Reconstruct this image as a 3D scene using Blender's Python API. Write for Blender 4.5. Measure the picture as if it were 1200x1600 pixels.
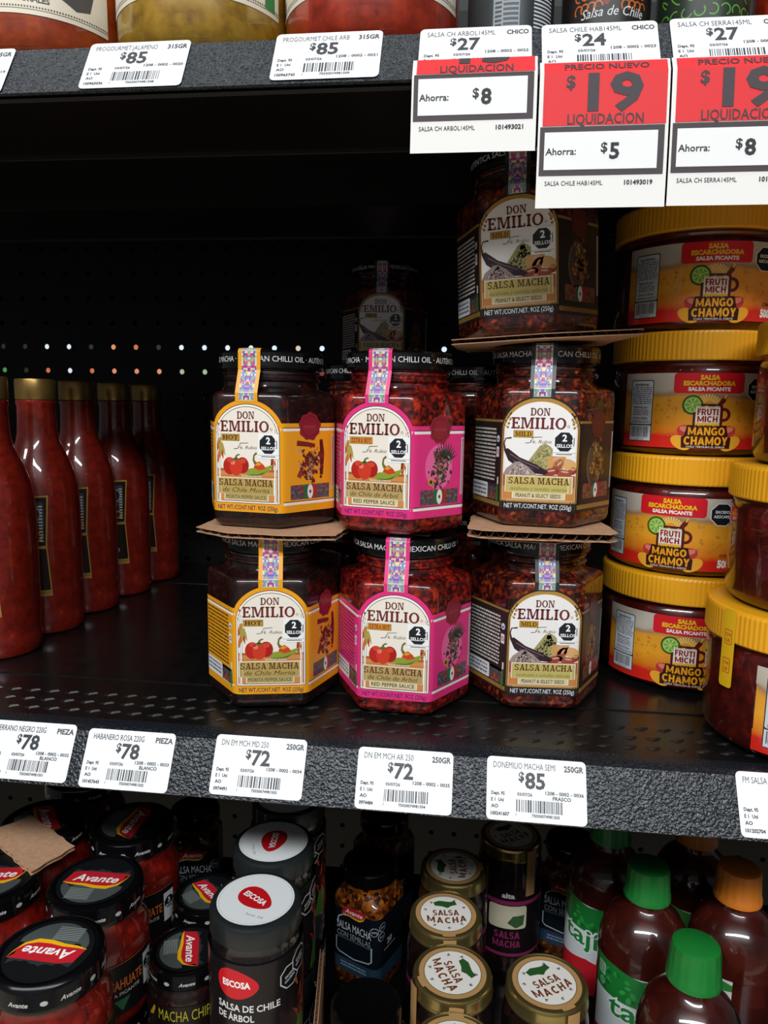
import bpy, bmesh, math, random
from mathutils import Matrix, Vector
from mathutils.geometry import tessellate_polygon

# ------------------------------------------------------------------ scene, camera, light
for o in list(bpy.data.objects):
    bpy.data.objects.remove(o, do_unlink=True)
SC = bpy.context.scene
COL = SC.collection
PI = math.pi
RAD = math.radians
SC.view_settings.view_transform = 'Standard'
SC.view_settings.look = 'None'
SC.view_settings.gamma = 1.0
SC.view_settings.use_curve_mapping = False
SC.view_settings.exposure = -0.12

F_PX = 1150.0
cam_d = bpy.data.cameras.new('camera')
cam = bpy.data.objects.new('camera', cam_d)
COL.objects.link(cam)
cam_d.sensor_fit = 'VERTICAL'
cam_d.sensor_height = 36.0
cam_d.lens = 36.0 * F_PX / 1600.0
cam_d.clip_start = 0.01
yaw, pitch, roll = RAD(6.66), RAD(8.45), RAD(0.89)
fw = Vector((-math.sin(yaw) * math.cos(pitch), math.cos(yaw) * math.cos(pitch), -math.sin(pitch)))
rt = Vector((math.cos(yaw), math.sin(yaw), 0))
up = rt.cross(fw)
rt2 = rt * math.cos(roll) + up * math.sin(roll)
up2 = up * math.cos(roll) - rt * math.sin(roll)
m = Matrix((rt2, up2, -fw)).transposed().to_4x4()
m.translation = Vector((0.0745, -0.4018, 0.1985))
cam.matrix_world = m
SC.camera = cam

W = bpy.data.worlds.new('store_ambient')
SC.world = W
W.use_nodes = True
W.node_tree.nodes['Background'].inputs[0].default_value = (0.90, 0.95, 1.0, 1)
W.node_tree.nodes['Background'].inputs[1].default_value = 0.09

def area(name, loc, target, sx, sy, power, col):
    l = bpy.data.lights.new(name, 'AREA')
    l.shape = 'RECTANGLE'
    l.size, l.size_y, l.energy, l.color = sx, sy, power, col
    o = bpy.data.objects.new(name, l)
    COL.objects.link(o)
    o.location = loc
    d = Vector(target) - Vector(loc)
    o.rotation_euler = d.to_track_quat('-Z', 'Y').to_euler()
    return o
# ceiling tube rows of the aisle, in front of the shelves
area('ceiling_tube_overhead_offscreen', (0.1, -0.16, 1.75), (0.1, -0.16, 0), 3.2, 0.26, 13, (0.92, 0.97, 1.0))
area('ceiling_tube_aisle_offscreen', (-0.1, -1.95, 1.75), (0, -1.2, 0), 3.2, 0.22, 106, (0.95, 0.98, 1.0))
# tube row of the next aisle, behind the pegboard
area('ceiling_tube_next_aisle_offscreen', (-0.7, 1.25, 1.75), (-0.7, 1.6, 0), 3.2, 0.16, 60, (0.95, 0.98, 1.0))

# ------------------------------------------------------------------ helpers
def lin(c):
    if isinstance(c, str):
        c = c.lstrip('#')
        c = [int(c[i:i + 2], 16) / 255 for i in (0, 2, 4)]
    return tuple((x / 12.92 if x <= 0.04045 else ((x + 0.055) / 1.055) ** 2.4) for x in c)

MATS = {}
def mat(name, col='#808080', rough=0.45, metal=0.0, coat=0.0, spec=0.5, coat_rough=0.03):
    if name in MATS:
        return MATS[name]
    mt = bpy.data.materials.new(name)
    mt.use_nodes = True
    b = mt.node_tree.nodes['Principled BSDF']
    b.inputs['Base Color'].default_value = lin(col) + (1,)
    b.inputs['Roughness'].default_value = rough
    b.inputs['Metallic'].default_value = metal
    b.inputs['Coat Weight'].default_value = coat
    b.inputs['Coat Roughness'].default_value = coat_rough
    b.inputs['Specular IOR Level'].default_value = spec
    MATS[name] = mt
    return mt

def ink(col, rough=0.42):
    return mat('print_' + col.lstrip('#') + ('' if rough == 0.42 else '_%d' % (rough * 100)), col, rough, 0, 0, 0.4)

def nodes(mt):
    nt = mt.node_tree
    return nt, nt.nodes, nt.links, nt.nodes['Principled BSDF']

def ramp(nd, stops, interp='LINEAR'):
    r = nd.new('ShaderNodeValToRGB')
    r.color_ramp.interpolation = interp
    e = r.color_ramp.elements
    while len(e) < len(stops):
        e.new(0.5)
    for i, (p_, c) in enumerate(stops):
        e[i].position = p_
        e[i].color = lin(c) + (1,)
    return r

def salsa_mat(name, stops, scale=260, fine=900, bump=0.12, coat=1.0, rough=0.4, spread=0.5):
    """chunky sauce behind clear glass: the glass is the smooth coat"""
    mt = mat(name, '#501010', rough, 0, coat, 0.3, 0.02)
    nt, nd, lk, b = nodes(mt)
    tc = nd.new('ShaderNodeTexCoord')
    v = nd.new('ShaderNodeTexVoronoi')
    v.inputs['Scale'].default_value = scale
    n = nd.new('ShaderNodeTexNoise')
    n.inputs['Scale'].default_value = scale * 0.35
    n.inputs['Detail'].default_value = 6
    lk.new(tc.outputs['Object'], v.inputs['Vector'])
    lk.new(tc.outputs['Object'], n.inputs['Vector'])
    mx = nd.new('ShaderNodeMix')
    mx.data_type = 'FLOAT'
    mx.inputs[0].default_value = spread
    sep = nd.new('ShaderNodeSeparateColor')
    lk.new(v.outputs['Color'], sep.inputs[0])
    lk.new(n.outputs['Fac'], mx.inputs[2])
    lk.new(sep.outputs[0], mx.inputs[3])
    r = ramp(nd, stops)
    lk.new(mx.outputs[0], r.inputs[0])
    lk.new(r.outputs[0], b.inputs['Base Color'])
    bp = nd.new('ShaderNodeBump')
    bp.inputs['Strength'].default_value = bump
    bp.inputs['Distance'].default_value = 0.001
    lk.new(mx.outputs[0], bp.inputs['Height'])
    lk.new(bp.outputs[0], b.inputs['Normal'])
    return mt

def bump_mat(name, col, rough, scale, strength, dist=0.0006, metal=0.0, spec=0.5, coat=0.0, col2=None, det=3):
    mt = mat(name, col, rough, metal, coat, spec)
    nt, nd, lk, b = nodes(mt)
    tc = nd.new('ShaderNodeTexCoord')
    n = nd.new('ShaderNodeTexNoise')
    n.inputs['Scale'].default_value = scale
    n.inputs['Detail'].default_value = det
    lk.new(tc.outputs['Object'], n.inputs['Vector'])
    bp = nd.new('ShaderNodeBump')
    bp.inputs['Strength'].default_value = strength
    bp.inputs['Distance'].default_value = dist
    lk.new(n.outputs['Fac'], bp.inputs['Height'])
    lk.new(bp.outputs[0], b.inputs['Normal'])
    if col2:
        r = ramp(nd, [(0.3, col), (0.7, col2)])
        lk.new(n.outputs['Fac'], r.inputs[0])
        lk.new(r.outputs[0], b.inputs['Base Color'])
    return mt

def mk(name, verts, faces, mats, parent=None, idx=None, smooth=False, sharp=None, normals=None):
    me = bpy.data.meshes.new(name)
    me.from_pydata([tuple(v) for v in verts], [], faces)
    for mt in (mats if isinstance(mats, (list, tuple)) else [mats]):
        me.materials.append(mt)
    if idx is not None:
        me.polygons.foreach_set('material_index', idx)
    if smooth:
        me.polygons.foreach_set('use_smooth', [True] * len(me.polygons))
        if sharp:
            bm = bmesh.new()
            bm.from_mesh(me)
            for e in bm.edges:
                if len(e.link_faces) == 2 and e.calc_face_angle(0) > RAD(sharp):
                    e.smooth = False
            bm.to_mesh(me)
            bm.free()
    me.update()
    if normals:
        me.normals_split_custom_set_from_vertices(normals)
    o = bpy.data.objects.new(name, me)
    COL.objects.link(o)
    if parent is not None:
        o.parent = parent
    return o

def tag(o, label, cat, group=None, kind=None):
    o['label'] = label
    o['category'] = cat
    if group:
        o['group'] = group
    if kind:
        o['kind'] = kind
    return o

def thing(name, label, cat, loc=(0, 0, 0), rz=0.0, group=None):
    o = bpy.data.objects.new(name, None)
    o.empty_display_size = 0.02
    COL.objects.link(o)
    o.location = loc
    o.rotation_euler = (0, 0, RAD(rz))
    return tag(o, label, cat, group)

def dup(root, loc, rz, label=None, group=None):
    r = root.copy()
    COL.objects.link(r)
    r.location = loc
    r.rotation_euler = (0, 0, RAD(rz))
    if label:
        r['label'] = label
    if group:
        r['group'] = group
    for ch in list(root.children):
        c = ch.copy()
        COL.objects.link(c)
        c.parent = r
        for g in list(ch.children):
            d = g.copy()
            COL.objects.link(d)
            d.parent = c
    return r

def lathe(name, prof, mats, parent=None, n=48, idx=None, sharp=35, caps=True):
    V, F, I = [], [], []
    for r, z in prof:
        for k in range(n):
            a = 2 * PI * k / n
            V.append((r * math.cos(a), r * math.sin(a), z))
    for i in range(len(prof) - 1):
        for k in range(n):
            k2 = (k + 1) % n
            F.append((i * n + k, i * n + k2, (i + 1) * n + k2, (i + 1) * n + k))
            I.append(idx[i] if idx else 0)
    if caps:
        F.append(tuple(range(n - 1, -1, -1)))
        I.append(idx[0] if idx else 0)
        b = (len(prof) - 1) * n
        F.append(tuple(range(b, b + n)))
        I.append(idx[-1] if idx else 0)
    return mk(name, V, F, mats, parent, I, True, sharp)

def box(name, x0, x1, y0, y1, z0, z1, mt, parent=None, bev=0.0):
    bm = bmesh.new()
    bmesh.ops.create_cube(bm, size=1)
    for v in bm.verts:
        v.co = ((x0 + x1) / 2 + v.co.x * (x1 - x0), (y0 + y1) / 2 + v.co.y * (y1 - y0), (z0 + z1) / 2 + v.co.z * (z1 - z0))
    if bev:
        bmesh.ops.bevel(bm, geom=list(bm.edges), offset=bev, segments=2, affect='EDGES', profile=0.5)
    me = bpy.data.meshes.new(name)
    bm.to_mesh(me)
    bm.free()
    me.materials.append(mt)
    o = bpy.data.objects.new(name, me)
    COL.objects.link(o)
    if parent is not None:
        o.parent = parent
    return o

# ---- flat print: triangles in (u, v) millimetres, laid on a surface by a map function
TXT = {}
def glyphs(s, bold=0.0, shear=0.0, res=2):
    key = (s, bold, shear, res)
    if key in TXT:
        return TXT[key]
    c = bpy.data.curves.new('t', 'FONT')
    c.body = s
    c.resolution_u = res
    c.offset = bold
    c.shear = shear
    o = bpy.data.objects.new('t', c)
    me = o.to_mesh()
    vs = [(v.co.x, v.co.y) for v in me.vertices]
    ts = []
    for pl in me.polygons:
        q = list(pl.vertices)
        for i in range(1, len(q) - 1):
            ts.append((vs[q[0]], vs[q[i]], vs[q[i + 1]]))
    o.to_mesh_clear()
    bpy.data.objects.remove(o)
    bpy.data.curves.remove(c)
    xs = [p_[0] for p_ in vs] or [0, 0]
    TXT[key] = (ts, min(xs), max(xs))
    return TXT[key]
CAPH = 0.73   # cap height of the built-in face at size 1

# own slab-serif capitals: polygons on a cap height of 1; (width, [polygons])
def _slab_font():
    w, t = 0.20, 0.12
    def rc(x0, y0, x1, y1):
        return [(x0, y0), (x1, y0), (x1, y1), (x0, y1)]
    def arc(cx, cy, rx, ry, a0, a1, n=9, tx=w, ty=t):
        o_, i_ = [], []
        for k in range(n + 1):
            a = RAD(a0 + (a1 - a0) * k / n)
            o_.append((cx + rx * math.cos(a), cy + ry * math.sin(a)))
            i_.append((cx + (rx - tx) * math.cos(a), cy + (ry - ty) * math.sin(a)))
        return [[o_[k], o_[k + 1], i_[k + 1], i_[k]] for k in range(n)]
    def stem(x, e=0.09):
        return [rc(x, 0, x + w, 1), rc(x - e, 0, x + w + e, t), rc(x - e, 1 - t, x + w + e, 1)]
    G = {}
    G['I'] = (.38, stem(.09))
    G['L'] = (.66, stem(.09) + [rc(.29, 0, .66, t), rc(.54, t, .66, .30)])
    G['E'] = (.70, stem(.09) + [rc(.29, 0, .70, t), rc(.29, 1 - t, .68, 1), rc(.29, .45, .52, .57), rc(.58, t, .70, .28), rc(.56, .74, .68, 1 - t), rc(.44, .38, .54, .64)])
    G['H'] = (.92, stem(.09) + stem(.63) + [rc(.29, .44, .63, .57)])
    G['M'] = (1.12, [rc(.10, 0, .22, 1), rc(0, 0, .32, t), rc(0, 1 - t, .26, 1), rc(.86, 0, 1.04, 1), rc(.76, 0, 1.12, t), rc(.84, 1 - t, 1.12, 1), [(.20, 1), (.47, .05), (.62, .05), (.40, 1)], [(.47, .05), (.62, .05), (.92, 1), (.84, 1)]])
    G['N'] = (.96, [rc(.10, 0, .21, 1), rc(0, 0, .31, t), rc(0, 1 - t, .24, 1), rc(.75, 0, .86, 1), rc(.65, 1 - t, .96, 1), [(.16, 1), (.66, 0), (.86, 0), (.36, 1)]])
    G['A'] = (.96, [[(.16, 0), (.28, 0), (.54, 1), (.42, 1)], [(.42, 1), (.62, 1), (.90, 0), (.68, 0)], rc(.30, .27, .70, .38), rc(.04, 0, .38, t), rc(.58, 0, .96, t)])
    G['D'] = (.86, stem(.09)[:1] + [rc(0, 0, .5, t), rc(0, 1 - t, .5, 1)] + arc(.44, .5, .42, .5, -90, 90, 12))
    G['O'] = (.90, arc(.45, .5, .45, .51, 0, 360, 24))
    G['C'] = (.84, arc(.45, .5, .45, .51, 40, 320, 20) + [rc(.70, .66, .82, 1), rc(.70, .06, .80, .28)])
    G['S'] = (.74, arc(.37, .735, .34, .275, 30, 270, 12, .18, .12) + arc(.37, .265, .35, .275, -150, 90, 12, .18, .12) + [rc(.58, .70, .68, 1), rc(.04, 0, .14, .32)])
    G['T'] = (.84, [rc(.32, 0, .52, 1), rc(.22, 0, .62, t), rc(0, 1 - t, .84, 1), rc(0, .70, .11, 1), rc(.73, .70, .84, 1)])
    G['X'] = (.92, [[(.06, 0), (.20, 0), (.86, 1), (.72, 1)], [(.62, 0), (.86, 0), (.30, 1), (.06, 1)], rc(0, 0, .32, t), rc(.56, 0, .92, t), rc(0, 1 - t, .38, 1), rc(.62, 1 - t, .92, 1)])
    G['R'] = (.90, stem(.09) + [rc(.29, 1 - t, .5, 1), rc(.29, .42, .5, .54), [(.40, .48), (.58, .48), (.86, 0), (.64, 0)], rc(.66, 0, .90, t)] + arc(.48, .71, .32, .29, -90, 90, 9, .18, .12))
    return G
SLAB = _slab_font()

def _sans_font():
    w, t = 0.25, 0.22
    def rc(x0, y0, x1, y1):
        return [(x0, y0), (x1, y0), (x1, y1), (x0, y1)]
    def arc(cx, cy, rx, ry, a0, a1, n=9, tx=w, ty=t):
        o_, i_ = [], []
        for k in range(n + 1):
            a = RAD(a0 + (a1 - a0) * k / n)
            o_.append((cx + rx * math.cos(a), cy + ry * math.sin(a)))
            i_.append((cx + (rx - tx) * math.cos(a), cy + (ry - ty) * math.sin(a)))
        return [[o_[k], o_[k + 1], i_[k + 1], i_[k]] for k in range(n)]
    G = {}
    G['I'] = (.26, [rc(0, 0, .26, 1)])
    G['L'] = (.58, [rc(0, 0, w, 1), rc(w, 0, .58, t)])
    G['H'] = (.78, [rc(0, 0, w, 1), rc(.53, 0, .78, 1), rc(w, .40, .53, .61)])
    G['M'] = (1.02, [rc(0, 0, .22, 1), rc(.80, 0, 1.02, 1), [(0, 1), (.22, 1), (.60, .12), (.42, .12)], [(.42, .12), (.60, .12), (1.02, 1), (.80, 1)]])
    G['N'] = (.82, [rc(0, 0, .23, 1), rc(.59, 0, .82, 1), [(0, 1), (.25, 1), (.82, 0), (.57, 0)]])
    G['A'] = (.86, [[(0, 0), (.24, 0), (.55, 1), (.31, 1)], [(.31, 1), (.55, 1), (.86, 0), (.62, 0)], rc(.20, .18, .66, .36)])
    G['O'] = (.88, arc(.44, .5, .44, .51, 0, 360, 24))
    G['C'] = (.80, arc(.44, .5, .44, .51, 45, 315, 18))
    G['G'] = (.84, arc(.44, .5, .44, .51, 45, 315, 18) + [rc(.60, .06, .82, .52), rc(.44, .36, .82, .53)])
    G['S'] = (.70, arc(.36, .715, .34, .295, 20, 270, 12, .22, .19) + arc(.35, .285, .35, .295, -160, 90, 12, .22, .19))
    G['T'] = (.70, [rc(.225, 0, .475, 1), rc(0, 1 - t, .70, 1)])
    G['F'] = (.58, [rc(0, 0, w, 1), rc(w, 1 - t, .58, 1), rc(w, .42, .52, .62)])
    G['U'] = (.78, [rc(0, .4, w, 1), rc(.53, .4, .78, 1)] + arc(.39, .42, .39, .43, 180, 360, 12))
    G['R'] = (.78, [rc(0, 0, w, 1), rc(w, 1 - .2, .44, 1), rc(w, .36, .44, .54), [(.28, .44), (.52, .44), (.80, 0), (.54, 0)]] + arc(.42, .68, .34, .32, -90, 90, 9, .23, .19))
    G['Y'] = (.78, [rc(.265, 0, .515, .5), [(0, 1), (.26, 1), (.515, .42), (.265, .42)], [(.52, 1), (.78, 1), (.515, .42), (.265, .42)]])
    return G
SANS = _sans_font()

class Art:
    def __init__(self):
        self.t = []
    def tri(self, a, b, c, col, l):
        self.t.append((a, b, c, col, l))
    def rect(self, x0, y0, x1, y1, col, l, cols=1):
        n = max(cols, 1)
        for i in range(n):
            a, b = x0 + (x1 - x0) * i / n, x0 + (x1 - x0) * (i + 1) / n
            self.tri((a, y0), (b, y0), (b, y1), col, l)
            self.tri((a, y0), (b, y1), (a, y1), col, l)
    def poly(self, pts, col, l):
        for t in tessellate_polygon([[Vector((x, y, 0)) for x, y in pts]]):
            a, b, c = (pts[i] for i in t)
            if (b[0] - a[0]) * (c[1] - a[1]) - (b[1] - a[1]) * (c[0] - a[0]) < 0:
                b, c = c, b
            self.tri(a, b, c, col, l)
    def ell(self, x, y, rx, ry, col, l, n=20, rot=0.0):
        cr, sr = math.cos(rot), math.sin(rot)
        P = []
        for k in range(n):
            a = 2 * PI * k / n
            px, py = rx * math.cos(a), ry * math.sin(a)
            P.append((x + px * cr - py * sr, y + px * sr + py * cr))
        for k in range(1, n - 1):
            self.tri(P[0], P[k], P[k + 1], col, l)
    def ngon(self, x, y, r, n, col, l, a0=0.0):
        P = [(x + r * math.cos(a0 + 2 * PI * k / n), y + r * math.sin(a0 + 2 * PI * k / n)) for k in range(n)]
        for k in range(1, n - 1):
            self.tri(P[0], P[k], P[k + 1], col, l)
    def ring(self, x, y, r0, r1, col, l, n=24):
        for k in range(n):
            a, b = 2 * PI * k / n, 2 * PI * (k + 1) / n
            p_ = [(x + r * math.cos(t), y + r * math.sin(t)) for r, t in ((r0, a), (r1, a), (r1, b), (r0, b))]
            self.tri(p_[0], p_[1], p_[2], col, l)
            self.tri(p_[0], p_[2], p_[3], col, l)
    def rrect(self, x0, y0, x1, y1, r, col, l, n=4):
        P = []
        for cx, cy, a0 in ((x1 - r, y0 + r, -90), (x1 - r, y1 - r, 0), (x0 + r, y1 - r, 90), (x0 + r, y0 + r, 180)):
            for k in range(n + 1):
                a = RAD(a0 + 90 * k / n)
                P.append((cx + r * math.cos(a), cy + r * math.sin(a)))
        self.poly(P, col, l)
    def line(self, pts, w, col, l):
        ws = w if isinstance(w, (list, tuple)) else [w] * len(pts)
        L, R_ = [], []
        for i, (x, y) in enumerate(pts):
            a = pts[max(i - 1, 0)]
            b = pts[min(i + 1, len(pts) - 1)]
            dx, dy = b[0] - a[0], b[1] - a[1]
            d = math.hypot(dx, dy) or 1
            nx, ny = -dy / d * ws[i] / 2, dx / d * ws[i] / 2
            L.append((x + nx, y + ny))
            R_.append((x - nx, y - ny))
        for i in range(len(pts) - 1):
            self.tri(R_[i], R_[i + 1], L[i + 1], col, l)
            self.tri(R_[i], L[i + 1], L[i], col, l)
    def text(self, s, x, y, h, col, l, al='c', bold=0.0, width=None, shear=0.0, res=2, rot=0.0):
        """y is the baseline, h the cap height; width squeezes the line to a given length"""
        if 'M' in s or 'W' in s:
            bold = min(bold, 0.0)                 # keeps the counters of M and W open
        ts, a, b = glyphs(s, bold, shear, res)
        if not ts:
            return
        k = h / CAPH
        kx = k if width is None else width / (b - a)
        ox = {'c': (a + b) / 2, 'l': a, 'r': b}[al]
        cr, sr = math.cos(rot), math.sin(rot)
        f = lambda p_: (x + (p_[0] - ox) * kx * cr - p_[1] * k * sr, y + (p_[0] - ox) * kx * sr + p_[1] * k * cr)
        for t in ts:
            self.tri(f(t[0]), f(t[1]), f(t[2]), col, l)
    def slab(self, s, x, y, h, col, l, width, bold=0.0, gap=0.09, font=None, arch=0.0):
        """capitals with slab serifs"""
        tot, lay = 0.0, []
        for ch in s:
            if ch == ' ':
                tot += 0.38
                continue
            wd, ps = (font or SLAB)[ch]
            lay.append((tot, ps))
            tot += wd + gap
        kx = width / (tot - gap)
        for c0, ps in lay:
            for q in ps:
                self.poly([(x - width / 2 + (c0 + a) * kx, y + b * h + arch * ((c0 + a) * kx - width / 2) ** 2) for a, b in q], col, l)
    def arc_text(self, s, cx, cy, r, h, col, l, mid, bold=0.0, inward=False):
        ts, a, b = glyphs(s, bold)
        k = h / CAPH
        def f(p_):
            if inward:
                an = mid + (p_[0] - (a + b) / 2) * k / r
                rr = r - p_[1] * k
            else:
                an = mid - (p_[0] - (a + b) / 2) * k / r
                rr = r + p_[1] * k
            return (cx + rr * math.cos(an), cy + rr * math.sin(an))
        for t in ts:
            self.tri(f(t[0]), f(t[1]), f(t[2]), col, l)
    def barcode(self, x0, y0, x1, y1, col, l, seed=1, n=32):
        R = random.Random(seed)
        x, st = x0, (x1 - x0) / (n * 2.0)
        while x < x1:
            w = st * R.choice((0.7, 0.7, 1.2, 1.8))
            self.rect(x, y0, min(x + w, x1), y1, col, l)
            x += w + st * R.choice((0.8, 1.0, 1.6))
    def lines(self, x0, y0, x1, y1, n, col, l, seed=3, h=0.45, words='lorem'):
        """rows of tiny unreadable print"""
        R = random.Random(seed)
        dy = (y1 - y0) / n
        for i in range(n):
            x = x0
            y = y1 - (i + 0.5) * dy
            while x < x1 - 0.6:
                w = min(R.uniform(0.8, 3.2), x1 - x)
                self.rect(x, y - h * dy / 2, x + w, y + h * dy / 2, col, l)
                x += w + R.uniform(0.4, 0.7)
    def weave(self, x0, y0, x1, y1, nx, ny, pal, l, seed=5):
        R = random.Random(seed)
        dx, dy = (x1 - x0) / nx, (y1 - y0) / ny
        for j in range(ny):
            row = [R.choice(pal) for _ in range((nx + 1) // 2)]
            for i in range(nx):
                c = row[min(i, nx - 1 - i)]
                self.rect(x0 + i * dx, y0 + j * dy, x0 + (i + 1) * dx, y0 + (j + 1) * dy, c, l)
    def build(self, name, mp, parent=None, maxd=None, base=0.25, step=0.07, rough=0.42, special=None):
        """mp(u, v, h) -> (position, normal), all in mm -> metres"""
        special = special or {}
        V, F, I, N, mats, mi = [], [], [], [], [], {}
        stack = list(self.t)
        while stack:
            a, b, c, col, l = stack.pop()
            if maxd:
                e = [(abs(a[0] - b[0]), a, b, c), (abs(b[0] - c[0]), b, c, a), (abs(c[0] - a[0]), c, a, b)]
                e.sort(key=lambda q: -q[0])
                if e[0][0] > maxd:
                    _, p_, q, r = e[0]
                    mm = ((p_[0] + q[0]) / 2, (p_[1] + q[1]) / 2)
                    stack.append((p_, mm, r, col, l))
                    stack.append((mm, q, r, col, l))
                    continue
            if col not in mi:
                mi[col] = len(mats)
                mats.append(special[col] if col in special else ink(col, rough))
            i0 = len(V)
            for p_ in (a, b, c):
                P, n_ = mp(p_[0], p_[1], base + l * step)
                V.append(P)
                N.append(n_)
            F.append((i0, i0 + 1, i0 + 2))
            I.append(mi[col])
        return mk(name, V, F, mats, parent, I, True, None, N)

def plane_map(u, v, h):            # upright sheet facing -Y
    return (u * .001, -h * .001, v * .001), (0, -1, 0)

def top_map(z, rot=0.0):
    c, s = math.cos(rot), math.sin(rot)
    return lambda u, v, h: (((u * c - v * s) * .001, (u * s + v * c) * .001, z + h * .001), (0, 0, 1))

def cyl_map(R, z0=0.0, a0=-PI / 2):
    def f(u, v, h):
        a = a0 + u * .001 / R
        n = (math.cos(a), math.sin(a), 0)
        return (n[0] * (R + h * .001), n[1] * (R + h * .001), z0 + v * .001), n
    return f

def prof_map(rz, a0=-PI / 2):
    """surface of revolution: rz(v mm) gives the radius in metres"""
    def f(u, v, h):
        R = rz(v)
        a = a0 + u * .001 / R
        n = (math.cos(a), math.sin(a), 0)
        return (n[0] * (R + h * .001), n[1] * (R + h * .001), v * .001), n
    return f

def ngon_ring(nf, ap, r):
    """outline of a rounded regular prism: returns f(u metres along the wall) -> x, y, nx, ny and the face pitch"""
    half = PI / nf
    side = 2 * ap * math.tan(half)
    flat = side - 2 * r * math.tan(half)
    seg = flat + r * 2 * half
    def f(u):
        k = math.floor(u / seg + 0.5)
        w = u - k * seg
        ph = -PI / 2 + 2 * half * k
        n = (math.cos(ph), math.sin(ph))
        t = (-n[1], n[0])
        if abs(w) <= flat / 2:
            return ap * n[0] + w * t[0], ap * n[1] + w * t[1], n[0], n[1]
        s = 1 if w > 0 else -1
        al = (abs(w) - flat / 2) / r
        nx = math.cos(al) * n[0] + s * math.sin(al) * t[0]
        ny = math.cos(al) * n[1] + s * math.sin(al) * t[1]
        cx = (ap - r) * n[0] + s * flat / 2 * t[0]
        cy = (ap - r) * n[1] + s * flat / 2 * t[1]
        return cx + r * nx, cy + r * ny, nx, ny
    return f, seg

def ring_map(f):
    def g(u, v, h):
        x, y, nx, ny = f(u * .001)
        return (x + nx * h * .001, y + ny * h * .001, v * .001), (nx, ny, 0)
    return g

def loft(name, f, nf, seg, rings, mt, parent, per=16, sharp=32):
    """rings: (z, scale, mix to circle, circle radius)"""
    n = nf * per
    V, F = [], []
    for z, sc, mix, cr in rings:
        for k in range(n):
            x, y, nx, ny = f(seg * nf * k / n)
            a = math.atan2(y, x)
            V.append((x * sc * (1 - mix) + cr * math.cos(a) * mix, y * sc * (1 - mix) + cr * math.sin(a) * mix, z))
    for i in range(len(rings) - 1):
        for k in range(n):
            k2 = (k + 1) % n
            F.append((i * n + k, i * n + k2, (i + 1) * n + k2, (i + 1) * n + k))
    F.append(tuple(range(n - 1, -1, -1)))
    b = (len(rings) - 1) * n
    F.append(tuple(range(b, b + n)))
    return mk(name, V, F, mt, parent, None, True, sharp)

# ------------------------------------------------------------------ the shelving
TILT = RAD(30.84)
ST, CT = math.sin(TILT), math.cos(TILT)
H_UP = 0.3843
BACK = 0.45

lip_m = bump_mat('hammered_black_lip', '#12161b', 0.25, 600, 1.0, 0.00055, 0.0, 0.30, 0.0, '#1c2228', 1)
deck_m = bump_mat('black_shelf_enamel', '#0d0d0d', 0.26, 90, 0.05, 0.0005, 0, 0.45, 0.0, '#141312')
under_m = bump_mat('black_shelf_underside', '#141211', 0.4, 60, 0.05, 0.0004, 0, 0.3)
panel_m = bump_mat('black_pegboard', '#0c0c0c', 0.55, 150, 0.08, 0.0004, 0, 0.25)

def extrude_x(name, prof, x0, x1, mt, parent, sharp=30):
    n = len(prof)
    V = [(x0, y, z) for y, z in prof] + [(x1, y, z) for y, z in prof]
    F = [(i, i + n, (i + 1) % n + n, (i + 1) % n) for i in range(n)]
    F += [tuple(range(n)), tuple(range(2 * n - 1, n - 1, -1))]
    o = mk(name, V, F, mt, parent, None, True, sharp)
    bm = bmesh.new()
    bm.from_mesh(o.data)
    bmesh.ops.recalc_face_normals(bm, faces=bm.faces)
    bm.to_mesh(o.data)
    bm.free()
    return o

def on_lip(s):
    return (-ST * s, -CT * s)

def make_shelf(label):
    root = thing('gondola_shelf', label, 'shelf', group='black metal gondola shelves')
    lip = [(0.012, -0.0015), (0.012, 0.0), (0.0045, 0.0), (0.0022, -0.0004), (0.0006, -0.0014)]
    lip += [on_lip(0.0022), on_lip(0.010), on_lip(0.020), on_lip(0.0335), on_lip(0.0348)]
    y, z = on_lip(0.0352)
    lip += [(y + 0.0012, z - 0.0006), (y + 0.003, z - 0.0004), (y + 0.004, z + 0.001)]
    lip += [(0.004, -0.0045), (0.0075, -0.0025)]
    extrude_x('front_lip', lip, -0.75, 0.75, lip_m, root)
    extrude_x('front_strip', [(0.012, -0.002), (0.012, 0.0), (0.073, 0.0), (0.073, -0.002)], -0.75, 0.75, deck_m, root)
    extrude_x('deck', [(0.0731, -0.006), (0.0731, 0.0), (0.0743, 0.0009), (0.3465, 0.0009), (0.3468, 0.0003),
                       (0.3474, 0.0003), (0.3477, 0.0009), (BACK, 0.0009), (BACK, -0.006)], -0.75, 0.75, deck_m, root)
    extrude_x('front_beam', [(0.0045, -0.004), (0.072, -0.004), (0.0725, -0.0345), (0.0708, -0.0350), (0.0702, -0.0345), (0.0700, -0.0325), (-0.012, -0.0325), (-0.0135, -0.031)], -0.75, 0.75, under_m, root)
    extrude_x('cross_channel', [(0.19, -0.006), (0.31, -0.006), (0.3105, -0.0345), (0.3090, -0.0350), (0.3082, -0.0345), (0.308, -0.0325), (0.193, -0.0325), (0.1928, -0.0345), (0.1915, -0.0350), (0.1900, -0.0340)], -0.75, 0.75, under_m, root)
    return root

shelf = make_shelf('black metal shelf with a slotted front strip under the hexagonal salsa jars')
shelf_top = dup(shelf, (0, 0, H_UP), 0, 'black metal shelf above the salsa jars with the red clearance tags hanging off it')
shelf_low = dup(shelf, (0, -0.08, -0.335), 0, 'black metal shelf at the bottom carrying the black-lidded and gold-lidded jars')

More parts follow.
